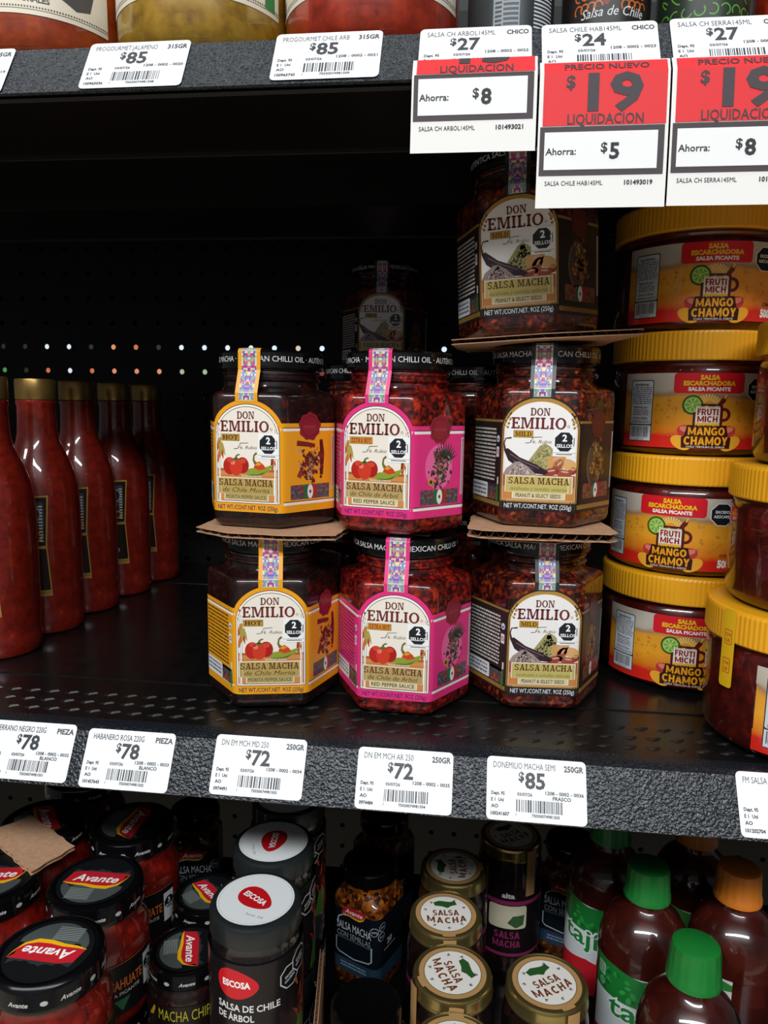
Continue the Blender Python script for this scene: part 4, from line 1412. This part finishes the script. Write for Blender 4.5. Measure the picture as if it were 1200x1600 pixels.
slim_bottle('slim bottle of red sauce at the end of the upper shelf row', 0.2420, salsa_mat('bright_red_sauce', [(0.3, '#7a1a0c'), (0.6, '#a42c10'), (0.85, '#b84418')], 130, 700, 0.02), 'plain')

# ------------------------------------------------------------------ bottom shelf
ZB = -0.335 + 0.0010
red_salsa2 = salsa_mat('round_jar_red_salsa', [(0.3, '#4a0c07'), (0.55, '#7a140a'), (0.8, '#9c2410')], 300, 700, 0.02, 1.0, 0.35, 0.12)
def swoosh_logo(A, x, y, w, l, word, rot=0.0):
    """red pennant with a yellow lower band and white slanted lettering"""
    c, s = math.cos(rot), math.sin(rot)
    T = lambda p_: (x + (p_[0] * c - p_[1] * s) * w, y + (p_[0] * s + p_[1] * c) * w)
    top = [(-.44, .16), (-.25, .20), (0, .20), (.25, .19), (.5, .19)]
    mid = [(.44, .02), (.36, -.08), (.22, -.13), (.05, -.13), (-.15, -.10), (-.35, -.10), (-.5, -.09)]
    low = [(.47, .06), (.40, -.10), (.24, -.20), (.04, -.20), (-.16, -.155), (-.36, -.14), (-.5, -.10)]
    A.poly([T(q) for q in top[::-1]] + [T(q) for q in mid[::-1]][::1], '#c0202c', l)
    band = [T(q) for q in mid] + [T(q) for q in low[::-1]]
    A.poly(band, '#f0b416', l)
    A.poly([T(q) for q in [(.5, .19), (.47, .06), (.44, .02), (.43, .12)]], '#f0b416', l)
    A.text(word, *T((-.01, -.045)), .17 * w, '#f4f2ee', l + 1, 'c', 0.02, .74 * w, 0.3, 2, rot)

def lid_side_words(T, r, n, z, h):
    per = 2 * PI * r
    for k in range(n):
        if k % 2:
            T.text('Avante', per * k / n, z, h, '#c9c9c6', 0, 'c', 0.02, None, 0.3)
        else:
            T.ell(per * k / n, z + h * .45, h * .75, h * .55, '#b9bab8', 0, 8)

def avante_lid_art(r):
    A = Art()
    A.ell(0, 0, r * .80, r * .80, '#131416', 0, 36)
    R = random.Random(2)
    P = []
    for k in range(17):
        t = -1 + 2 * k / 16
        P.append((t * r * .66, -r * .18 + R.uniform(-.05, .05) * r))
    Q = [(r * .70 * math.cos(RAD(a)), r * .72 * math.sin(RAD(a))) for a in range(-20, -161, -10)]
    A.poly(P + Q, '#4a504e', 1)
    for k in range(8):
        y = -r * (.30 + .045 * k)
        A.rect(-r * .42, y, r * .10, y + r * .018, '#8f9794', 2)
    P = [(-r * .66 + k * r * .08, r * (.30 + .12 * R.random())) for k in range(17)]
    A.poly([(-r * .62, r * .20)] + P[1:] + [(r * .62, r * .20)], '#2c3233', 1)
    swoosh_logo(A, 0, r * .02, r * 1.36, 3, 'Avante')
    return A

def make_avante(label, loc, rz, group):
    root = thing('round_salsa_jar', label, 'jar', loc, rz, group)
    lathe('glass_body', [(.029, .0), (.0325, .0008), (.0350, .0035), (.0360, .008), (.0360, .056), (.0352, .062), (.0325, .068), (.0305, .0725), (.0305, .080)], red_salsa2, root, 64)
    lid = lathe('lid', [(.0318, .0795), (.0330, .0800), (.0332, .0815), (.0328, .0825), (.0328, .0925), (.0320, .0945), (.0300, .0957), (.0285, .0960), (.0272, .0952), (.004, .0952)], black_lid, root, 64)
    T = Art()
    lid_side_words(T, 32.8, 14, 85.2, 3.0)
    T.build('lid_lettering', cyl_map(.0328), lid, 3.0, 0.12)
    avante_lid_art(32.8).build('lid_print', top_map(.0952), lid, None, 0.10, 0.05, 0.35)
    A = Art()
    A.rect(-70, 12, 70, 52, '#161417', 0, 50)
    A.rect(-70, 50.6, 70, 51.2, '#a8562a', 1, 50)
    swoosh_logo(A, 0, 40, 30, 2, 'Avante')
    A.text('MACHA', 0, 22, 9, '#c96a2a', 2, 'c', 0.0, 26)
    A.text('CON CACAHUATE', 0, 16.5, 2.6, '#b8b4b0', 2, 'c', 0.0, 24)
    A.text('CACAHUATE', 40, 32, 7.5, '#c9672c', 2, 'c', 0.02, 34)
    A.text('SALSA PICANTE', 40, 27, 2.6, '#b8b4b0', 2, 'c', 0.02, 28)
    A.poly([(34, 24), (46, 24), (40, 15)], '#2f6a4a', 2)
    A.rect(58.6, 22, 69.2, 46, '#d6d8d8', 2)
    A.ngon(64, 37, 5.2, 8, '#16191c', 3, PI / 8)
    A.text('3', 64, 36.4, 4.0, '#ffffff', 4, 'c', 0.03)
    A.text('SELLOS', 64, 33.6, 1.6, '#ffffff', 4, 'c', 0.02, 7.5)
    A.build('label', cyl_map(.0361), root, 2.6, 0.15, 0.05, 0.3)
    return root
GA = 'black-lidded round salsa jars'
AH = 0.096
av = make_avante('black-lidded round red salsa jar with its lid logo turned upside down', (-0.1725, -0.0215, ZB + AH + .0062), 42, GA)
twist_lid(av, 180 - 42)
spots = [(-0.1820, 0.0530, 1, -12, 'black-lidded round red salsa jar behind the one with the upside-down logo', 14),
         (-0.2570, 0.0470, 1, 20, 'black-lidded round salsa jar with the cardboard square on its lid', -8),
         (-0.1900, 0.1270, 1, -30, 'black-lidded round salsa jar with its lid logo turned sideways', -60),
         (-0.2630, 0.1210, 1, 30, 'black-lidded round salsa jar half under the cardboard square', -80),
         (-0.2700, 0.1960, 1, 0, 'black-lidded round salsa jar deep in the dark behind the cardboard square', 70)]
for x, y, lv, rz, lab, tw in spots:
    o = dup(av, (x, y, ZB + AH * lv), rz, lab)
    twist_lid(o, tw)
low = [(-0.1725, -0.0215, 20, 'under the one with the upside-down logo'), (-0.1820, 0.0530, -14, 'under the one behind the upside-down logo'), (-0.2570, 0.0470, 60, 'under the one carrying the cardboard square'),
       (-0.1900, 0.1270, 10, 'under the one with the sideways logo'), (-0.2630, 0.1210, 30, 'under the one half covered by cardboard'), (-0.2700, 0.1960, 80, 'at the back of the bottom shelf')]
for x, y, rz, wh in low:
    o = dup(av, (x, y, ZB), rz, 'lower round salsa jar on the bottom shelf ' + wh, 'round salsa jars of the lower layer')
    twist_lid(o, rz)
cardboard('small cardboard tile between the stacked round red salsa jars', [(-.200, -.045), (-.146, -.045), (-.146, .004), (-.200, .004)], ZB + AH, 0.0062, 8)
cb = cardboard('flat brown cardboard square lying on black jar lids', [(-.292, .091), (-.272, .119), (-.215, .084), (-.230, .051)], ZB + 2 * AH, 0.0030, 9)

# square seed-salsa jars
sqf, SQSEG = ngon_ring(4, 0.0255, 0.0085)
seed2 = salsa_mat('amber_seed_salsa', [(0.28, '#241005'), (0.46, '#5a2a0c'), (0.62, '#8a4612'), (0.78, '#b8701e'), (0.88, '#c9924a')], 260, 700, 0.12)
def make_square(label, loc, rz, group):
    root = thing('square_salsa_jar', label, 'jar', loc, rz, group)
    loft('glass_body', sqf, 4, SQSEG, [(0, .86, .1, .02), (.001, .94, .05, .02), (.005, 1, 0, .02), (.084, 1, 0, .02), (.0885, .96, .1, .022), (.0925, .86, .6, .0225), (.0945, .8, 1, .0222), (.099, .8, 1, .0222), (.104, .8, 1, .0222)], seed2, root, 16)
    lid = lathe('lid', [(.0240, .1020), (.0250, .1024), (.0252, .1036), (.0249, .1045), (.0249, .1128), (.0240, .1144), (.0225, .1150), (.0208, .1142), (.003, .1142)], black_lid, root, 48)
    A = Art()
    A.rect(-26, 16, 70, 78, '#101820', 0, 60)
    A.rect(-26, 16, 70, 29, '#2c4258', 1, 60)
    A.line([(-17, 68), (-17, 62)], 1.2, '#c9d2d8', 2)
    A.line([(-17, 68), (-12, 71.5), (-4, 73)], 1.2, '#c9d2d8', 2)
    A.line([(-19, 48), (-19, 36), (-16, 33.5), (0, 31), (16, 33.5), (19, 36), (19, 50)], 1.3, '#b9c6cf', 2)
    swoosh_logo(A, 0, 76, 26, 3, 'Avante')
    A.text('SALSA MACHA', 0, 57.5, 8.2, '#dfe5e8', 3, 'c', 0.012, 37)
    A.text('CON SEMILLAS', 0, 50.2, 5.6, '#a9b7bf', 3, 'c', -0.004, 36)
    A.rect(-18, 48.4, 18, 48.9, '#7f8d96', 3, 10)
    A.lines(-14, 20, 14, 26, 2, '#8fa6b8', 3, 31, .5)
    for x, z in ((21.5, 66), (30, 69), (29, 60)):
        A.ngon(x, z, 4.4, 8, '#aeb8be', 3, PI / 8)
        A.ngon(x, z, 3.8, 8, '#131a20', 4, PI / 8)
        A.rect(x - 2.4, z - .8, x + 2.4, z + .8, '#8f9aa2', 5)
    A.text('20', 42, 47, 6, '#d8dee2', 3, 'c', 0.03)
    A.rect(33, 43.4, 52, 44.2, '#c9d2d8', 3, 6)
    A.build('label', ring_map(sqf), root, 2.2, 0.15, 0.04, 0.3)
    return root
GS = 'square seed-salsa jars'
sq = make_square('square seed-salsa jar with a navy label behind an empty gap', (-0.0060, 0.2180, ZB - .0005), -25, GS)
dup(sq, (0.0140, 0.0560, ZB - .0005), -12, 'square seed-salsa jar whose glossy black lid shows in front of the gap')
dup(sq, (-0.1980, 0.2820, ZB - .0005), 13, 'square seed-salsa jar in the dark beyond the round jars')
dup(sq, (-0.0020, 0.3000, ZB - .0005), -25, 'square seed-salsa jar in the dark at the very back')
dup(sq, (0.1850, 0.2800, ZB - .0005), -20, 'square seed-salsa jar in the dark between gold lids and green caps')

# tall round jars with the chipotle label
def make_chipotle(label, loc, rz, group):
    root = thing('tall_round_jar', label, 'jar', loc, rz, group)
    lathe('glass_body', [(.024, 0), (.0265, .0008), (.0285, .004), (.0288, .010), (.0288, .118), (.0282, .123), (.0268, .1265), (.0254, .1290), (.0252, .133)], SALSA['morita'], root, 56)
    lid = lathe('lid', [(.0262, .1300), (.0273, .1304), (.0275, .1314), (.0271, .1322), (.0271, .1392), (.0264, .1410), (.0246, .1420), (.0226, .1412), (.004, .1412)], black_lid, root, 56)
    T = Art()
    lid_side_words(T, 27.1, 12, 134, 2.8)
    T.build('lid_lettering', cyl_map(.0271), lid, 3.0, 0.12)
    avante_lid_art(27.1).build('lid_print', top_map(.1412), lid, None, 0.10, 0.05, 0.35)
    A = Art()
    A.rect(-58, 30, 58, 120, '#17130f', 0, 50)
    A.text('MACHA CHIPOTLE', 2, 109, 8.5, '#b9ad2c', 2, 'c', -0.004, 52)
    A.line([(-34, 108), (-31, 110), (-28.5, 115), (-28, 117)], [.6, 3.0, 2.2, 1.0], '#d9a81e', 2)
    swoosh_logo(A, 0, 84, 34, 2, 'Avante')
    A.build('label', cyl_map(.0289), root, 2.4, 0.15, 0.05, 0.3)
    return root
ch = make_chipotle('tall round jar with MACHA CHIPOTLE in yellow beside the white-lidded jar', (-0.1165, 0.0570, ZB), 26, 'tall black-lidded chipotle jars')
twist_lid(ch, -96)
o = dup(ch, (-0.1240, 0.1175, ZB), 10, 'tall black-lidded jar right behind the MACHA CHIPOTLE one')
twist_lid(o, -50)

# black jars with white lid discs
esc_m = mat('black_sleeve_gloss', '#171315', 0.16, 0, 0.8, 0.5)
grey_lid = mat('charcoal_lid', '#1f2324', 0.34, 0, 0.2, 0.5)
def make_escosa(label, loc, rz, group):
    root = thing('white_disc_jar', label, 'jar', loc, rz, group)
    lathe('sleeved_body', [(.026, 0), (.0285, .0008), (.0305, .004), (.0310, .009), (.0310, .072), (.0304, .0785), (.0290, .0825), (.0286, .086), (.0286, .092)], esc_m, root, 64)
    lid = lathe('lid', [(.0292, .0885), (.0301, .0890), (.0301, .1000), (.0294, .1022), (.0278, .1034), (.0262, .1036), (.004, .1036)], grey_lid, root, 64)
    D = Art()
    D.ell(0, 0, 25.4, 25.4, '#e9ecec', 0, 48)
    D.ring(0, 0, 24.0, 24.25, '#b9bdbe', 1, 40)
    blob = []
    for k in range(40):
        a = 2 * PI * k / 40
        r = 13.2 * (1 + .06 * math.cos(2 * a))
        x, y = 13.4 * math.cos(a), 9.4 * math.sin(a)
        blob.append((x, y * (1.04 - .018 * (x + 4)) - .035 * x * 1.5))
    D.poly(blob, '#c8161f', 1)
    D.text('ESCOSA', -.4, -2.0, 4.6, '#f6f4f2', 2, 'c', 0.04, 19)
    D.text('lote 26', 12, -13.0, 2.0, '#6a7078', 2, 'c', 0, 12, 0, 1, .3)
    D.build('lid_disc', top_map(.1036), lid, None, 0.12, 0.05, 0.35)
    S = Art()
    for k in range(12):
        S.ell(-44, 89.5 + k * 1.15, .42, .42, '#d8d8d4', 0, 6)
        S.ell(-54, 89.5 + k * 1.15, .42, .42, '#d8d8d4', 0, 6)
    S.build('tear_dots', cyl_map(.0301), lid, None, 0.2)
    A = Art()
    A.rect(-95, 8, 96, 80, '#1b1618', 0, 90)
    P = [(q[0] * 1.06 - 8, 66 + q[1] * 1.1) for q in blob]
    A.poly(P, '#cf1c26', 1)
    A.text('ESCOSA', -8.6, 64.2, 4.4, '#f6f4f2', 2, 'c', 0.04, 19)
    A.text('SALSA DE CHILE', -22, 47.6, 4.8, '#e4e2de', 2, 'l', 0.02, 42)
    A.text('DE \u00c1RBOL', -22, 40.6, 4.8, '#e4e2de', 2, 'l', 0.02, 25)
    for x, z in ((28, 64), (38, 70)):
        A.ngon(x, z, 8.6, 8, '#cfd2d2', 1 + 2 * (x > 30), PI / 8)
        A.ngon(x, z, 7.7, 8, '#15191b', 2 + 2 * (x > 30), PI / 8)
        A.text('EXCESO', x, z + .4, 1.8, '#e8e8e4', 3 + 2 * (x > 30), 'c', 0.02, 8, 0, 2, .3)
        A.text('CALOR\u00cdAS', x, z - 2.6, 1.8, '#e8e8e4', 3 + 2 * (x > 30), 'c', 0.02, 9, 0, 2, .3)
    R = random.Random(3)
    for k in range(60):
        x, z = R.uniform(34, 66), R.uniform(10, 56)
        A.line([(x, z), (x + R.uniform(-2, 2), z + 4), (x + R.uniform(-4, 4), z + 9)], [.8, 2.2, .5], R.choice(['#7a1c14', '#a22c1a', '#5a1410', '#b8502a']), 1 + k % 2)
    A.poly([(30, 8), (42, 8), (46, 24), (36, 30)], '#3c6a2a', 3)
    A.poly([(-52, 60), (-46, 72), (-40, 76), (-38, 60), (-44, 48)], '#c8161f', 1)
    A.poly([(-54, 48), (-52, 62), (-44, 50), (-46, 34)], '#d8d6d2', 1)
    A.build('sleeve_print', cyl_map(.0310), root, 2.4, 0.15, 0.04, 0.22)
    return root
GE = 'black jars with white lid discs'
EH = 0.1036
es = make_escosa('black jar with a white lid disc and red logo, whole sleeve in view', (-0.0570, 0.0290, ZB + EH), 8, GE)
twist_lid(es, -38)
o = dup(es, (-0.0625, 0.0935, ZB + EH), 16, 'black jar with a white lid disc, directly behind the one with its sleeve in view')
twist_lid(o, -102)
o = dup(es, (-0.0670, 0.1570, ZB + EH), 0, 'black jar with a white lid disc, half hidden under the shelf lip')
twist_lid(o, 60)
for i, (x, y) in enumerate(((-0.0570, 0.0290), (-0.0625, 0.0935), (-0.0670, 0.1570))):
    dup(es, (x, y, ZB), 15 * i, 'lower white-disc jar on the bottom shelf ' + ('under the one with its sleeve in view', 'under the second white-disc jar', 'under the white-disc jar half hidden by the lip')[i], 'white-disc jars of the lower layer')
# upright cardboard divider beside the white-disc jars
dv = thing('cardboard_divider', 'upright cardboard divider beside the black white-disc jars', 'cardboard', (-0.0185, 0.0450, ZB), 8)
box('liner', -.0014, -.0009, -.045, .045, 0, .125, kraft, dv)
box('liner', .0009, .0014, -.045, .045, 0, .123, kraft, dv)
V, F = [], []
for k in range(121):
    y = -.0445 + .089 * k / 120
    xx = .0009 * math.sin(2 * PI * y / .006)
    V += [(xx, y, .0005), (xx, y, .123)]
for k in range(120):
    F.append((2 * k, 2 * k + 2, 2 * k + 3, 2 * k + 1))
mk('fluting', V, F, kraft_in, dv, None, True)

# gold-lidded jars
gold_lid = mat('gold_tin_lid', '#b9a468', 0.24, 0.9)
dark_jar = salsa_mat('dark_oil_salsa', [(0.3, '#0c0806'), (0.6, '#1c0f0a'), (0.85, '#3a1a10')], 200, 700, 0.06)
def make_gold(label, loc, rz, group):
    root = thing('gold_lid_jar', label, 'jar', loc, rz, group)
    lathe('glass_body', [(.026, 0), (.0285, .0008), (.0302, .004), (.0305, .010), (.0305, .100), (.0298, .107), (.0280, .112), (.0270, .116), (.0270, .122)], dark_jar, root, 56)
    lid = lathe('lid', [(.0281, .1165), (.0290, .1168), (.0293, .1180), (.0289, .1192), (.0286, .1200), (.0286, .1255), (.0283, .1270), (.0276, .1282), (.0266, .1286), (.0258, .1280), (.004, .1280)], gold_lid, root, 64)
    K = '#b98e5c'
    D = Art()
    D.ell(0, 0, 24.2, 24.2, K, 1, 44)
    D.ring(0, 0, 20.2, 20.8, '#6a6a34', 2, 40)
    D.ell(0, 0, 20.2, 20.2, '#ece7e0', 2, 44)
    br = '#7a4326'
    D.slab('SALSA', 0, -2.6, 6.4, br, 3, 21, font=SANS)
    D.slab('MACHA', 0, -11.6, 6.6, br, 3, 31, gap=.22, font=SANS, arch=.012)
    D.poly([(-9, 13), (-4, 15), (4, 13.5), (9, 14), (10, 10), (5, 8.4), (2, 6), (-2, 8), (-8, 9)], '#2c5a2a', 3)
    for a in (0.35, 1.0, 2.2, 2.8, 4.0, 4.71, 5.4):
        x, y = 16.2 * math.cos(a), 16.2 * math.sin(a)
        for d in (-.6, 0, .6):
            D.line([(x, y), (x + 2.2 * math.cos(a + d + 1.2), y + 2.2 * math.sin(a + d + 1.2))], [.4, .8], '#6a6a4a' if a > 2 else '#5a4a6a', 3)
    D.rect(-5, -27, 5, -22, K, 0)
    D.build('lid_sticker', top_map(.1281), lid, None, 0.10, 0.05, 0.4)
    S = Art()
    S.rect(-5, 84, 5, 128.4, K, 0, 6)
    S.build('sticker_tab', cyl_map(.0306), lid, None, 0.1, 0.05, 0.5)
    A = Art()
    A.rect(-70, 22, 70, 92, '#171213', 0, 50)
    A.rect(-70, 76, 70, 80, '#8a2a5a', 1, 50)
    A.rrect(-18, 52, 18, 75, 3, '#c9c2a8', 1, 4)
    A.poly([(0, 58), (5, 65), (16, 66), (15, 56), (8, 53)], '#3a5a34', 2)
    A.slab('SALSA', 0, 42, 7, '#8a2a5a', 2, 24, font=SANS)
    A.slab('MACHA', 0, 33, 7, '#8a2a5a', 2, 26, font=SANS)
    A.text('alta', 0, 83, 5, '#d8d6d4', 2, 'c', 0.04, 12)
    A.rect(-70, 24, 70, 27, '#8a2a5a', 1, 50)
    A.build('label', cyl_map(.0305), root, 2.6, 0.15, 0.05, 0.35)
    return root
GG = 'gold-lidded jars'
gz = ZB + .0004
gd = make_gold('gold-lidded jar with its kraft tab hanging towards the front', (0.1400, 0.0760, gz), 6, GG)
twist_lid(gd, 25)
for x, y, rz, tw, lab in (
        (0.0735, 0.0760, -20, -42, 'gold-lidded jar beside the glossy black lid, its kraft tab to the side'),
        (0.0665, 0.1370, 0, 8, 'gold-lidded jar with an upright round sticker behind another gold lid'),
        (0.0710, 0.1985, 20, 78, 'gold-lidded jar with its sticker turned sideways, in the dim row end'),
        (0.0770, 0.0135, 30, 150, 'gold-lidded jar at the front edge, only its rim showing'),
        (0.1240, 0.2560, -4, 40, 'gold-lidded jar with a pink and cream label showing in the dark')):
    o = dup(gd, (x, y, gz), rz, lab)
    twist_lid(o, tw)

# squeeze bottles of chamoy
pet_m = salsa_mat('brown_bottle_sauce', [(0.3, '#2a0c08'), (0.55, '#42140e'), (0.8, '#5c2016')], 60, 700, 0.01, 1.0, 0.28, 0.2)
cap_green = mat('green_plastic_cap', '#1c7a30', 0.35, 0, 0.2, 0.5)
cap_orange = mat('orange_plastic_cap', '#d97a1e', 0.42, 0, 0.1, 0.5)
TP = [(.027, 0), (.0300, .001), (.0328, .005), (.0335, .012), (.0335, .118), (.0338, .1215), (.0330, .1245), (.0336, .1275), (.0328, .131), (.0325, .134), (.0300, .1425), (.0255, .1505), (.0190, .1570), (.0150, .1600), (.0136, .163), (.0136, .170)]
def make_squeeze(label, loc, rz, orange):
    root = thing('squeeze_bottle', label, 'bottle', loc, rz, 'chamoy squeeze bottles')
    lathe('plastic_body', TP, pet_m, root, 56)
    V, F = [], []
    n = 72
    prof = [(.0160, .1660), (.0172, .1664), (.0170, .1700), (.0163, .1712), (.0154, .1875), (.0146, .1905), (.0125, .1918)]
    for j, (r, z) in enumerate(prof):
        for k in range(n):
            a = 2 * PI * k / n
            rr = r - (.00035 if (k % 4 < 2 and j in (3, 4)) else 0)
            V.append((rr * math.cos(a), rr * math.sin(a), z))
    for j in range(len(prof) - 1):
        for k in range(n):
            k2 = (k + 1) % n
            F.append((j * n + k, j * n + k2, (j + 1) * n + k2, (j + 1) * n + k))
    F.append(tuple(range((len(prof) - 1) * n, len(prof) * n)))
    F.append(tuple(range(n - 1, -1, -1)))
    mk('cap', V, F, cap_orange if orange else cap_green, root, None, True, 40)
    A = Art()
    A.rect(-40, 40, 40, 120, '#e2e6e8', 0, 34)
    P = [(-40, 96), (40, 96), (40, 117), (20, 121.5), (0, 119), (-20, 122), (-40, 122)]
    A.poly(P, '#1f7d36' if not orange else '#3f8a3a', 1)
    R = random.Random(8)
    for k in range(26):
        x, z = R.uniform(-36, 36), R.uniform(98, 116)
        A.ell(x, z, R.uniform(1.5, 3.5), R.uniform(1, 2.4), R.choice(['#2f9a48', '#176a2a', '#3aa850']), 2, 8, R.uniform(0, 3))
    A.poly([(-40, 40), (40, 40), (40, 66), (0, 71), (-40, 60)], '#cf2430', 1)
    if orange:
        A.poly([(-40, 96), (40, 96), (40, 112), (0, 106)], '#e2e6e8', 3)
        A.line([(-18, 102), (-6, 106), (6, 105)], .8, '#2f7a4a', 4)
    A.text('taj\u00edn', 0, 83, 16, '#f2f4f4', 4, 'c', 0.07, 51)
    A.text('taj\u00edn', 0, 83, 16, '#1f8a3c', 5, 'c', 0.015, 48)
    if orange:
        A.line([(9.4, 100), (10.4, 103.4)], 1.8, '#cf2430', 6)
    A.rrect(-37, 107, -29, 117, .8, '#9fc4a8', 3, 2)
    A.lines(-36, 108, -30, 116, 5, '#2f7a3c', 4, 4, .5)
    A.ring(-32, 102, 2.0, 2.8, '#9fc4a8', 3, 14)
    A.build('label', cyl_map(.0336), root, 2.4, 0.15, 0.04, 0.3)
    return root
tg = make_squeeze('green-capped chamoy squeeze bottle in front, its label below the frame', (0.2290, 0.0480, ZB), -10, False)
for x, y, rz, lab in ((0.2180, 0.1290, -13, 'green-capped chamoy squeeze bottle directly behind the front one'),
                      (0.2040, 0.2010, -36, 'green-capped chamoy squeeze bottle whose cap tucks under the shelf lip'),
                      (0.2685, -0.0140, -40, 'chamoy squeeze bottle cut off by the picture corner')):
    dup(tg, (x, y, ZB), rz, lab)
to = make_squeeze('orange-capped chamoy squeeze bottle standing beside the green-capped ones', (0.2860, 0.1360, ZB), -86, True)
dup(to, (0.2770, 0.2090, ZB), -20, 'orange-capped chamoy squeeze bottle half hidden under the shelf lip')
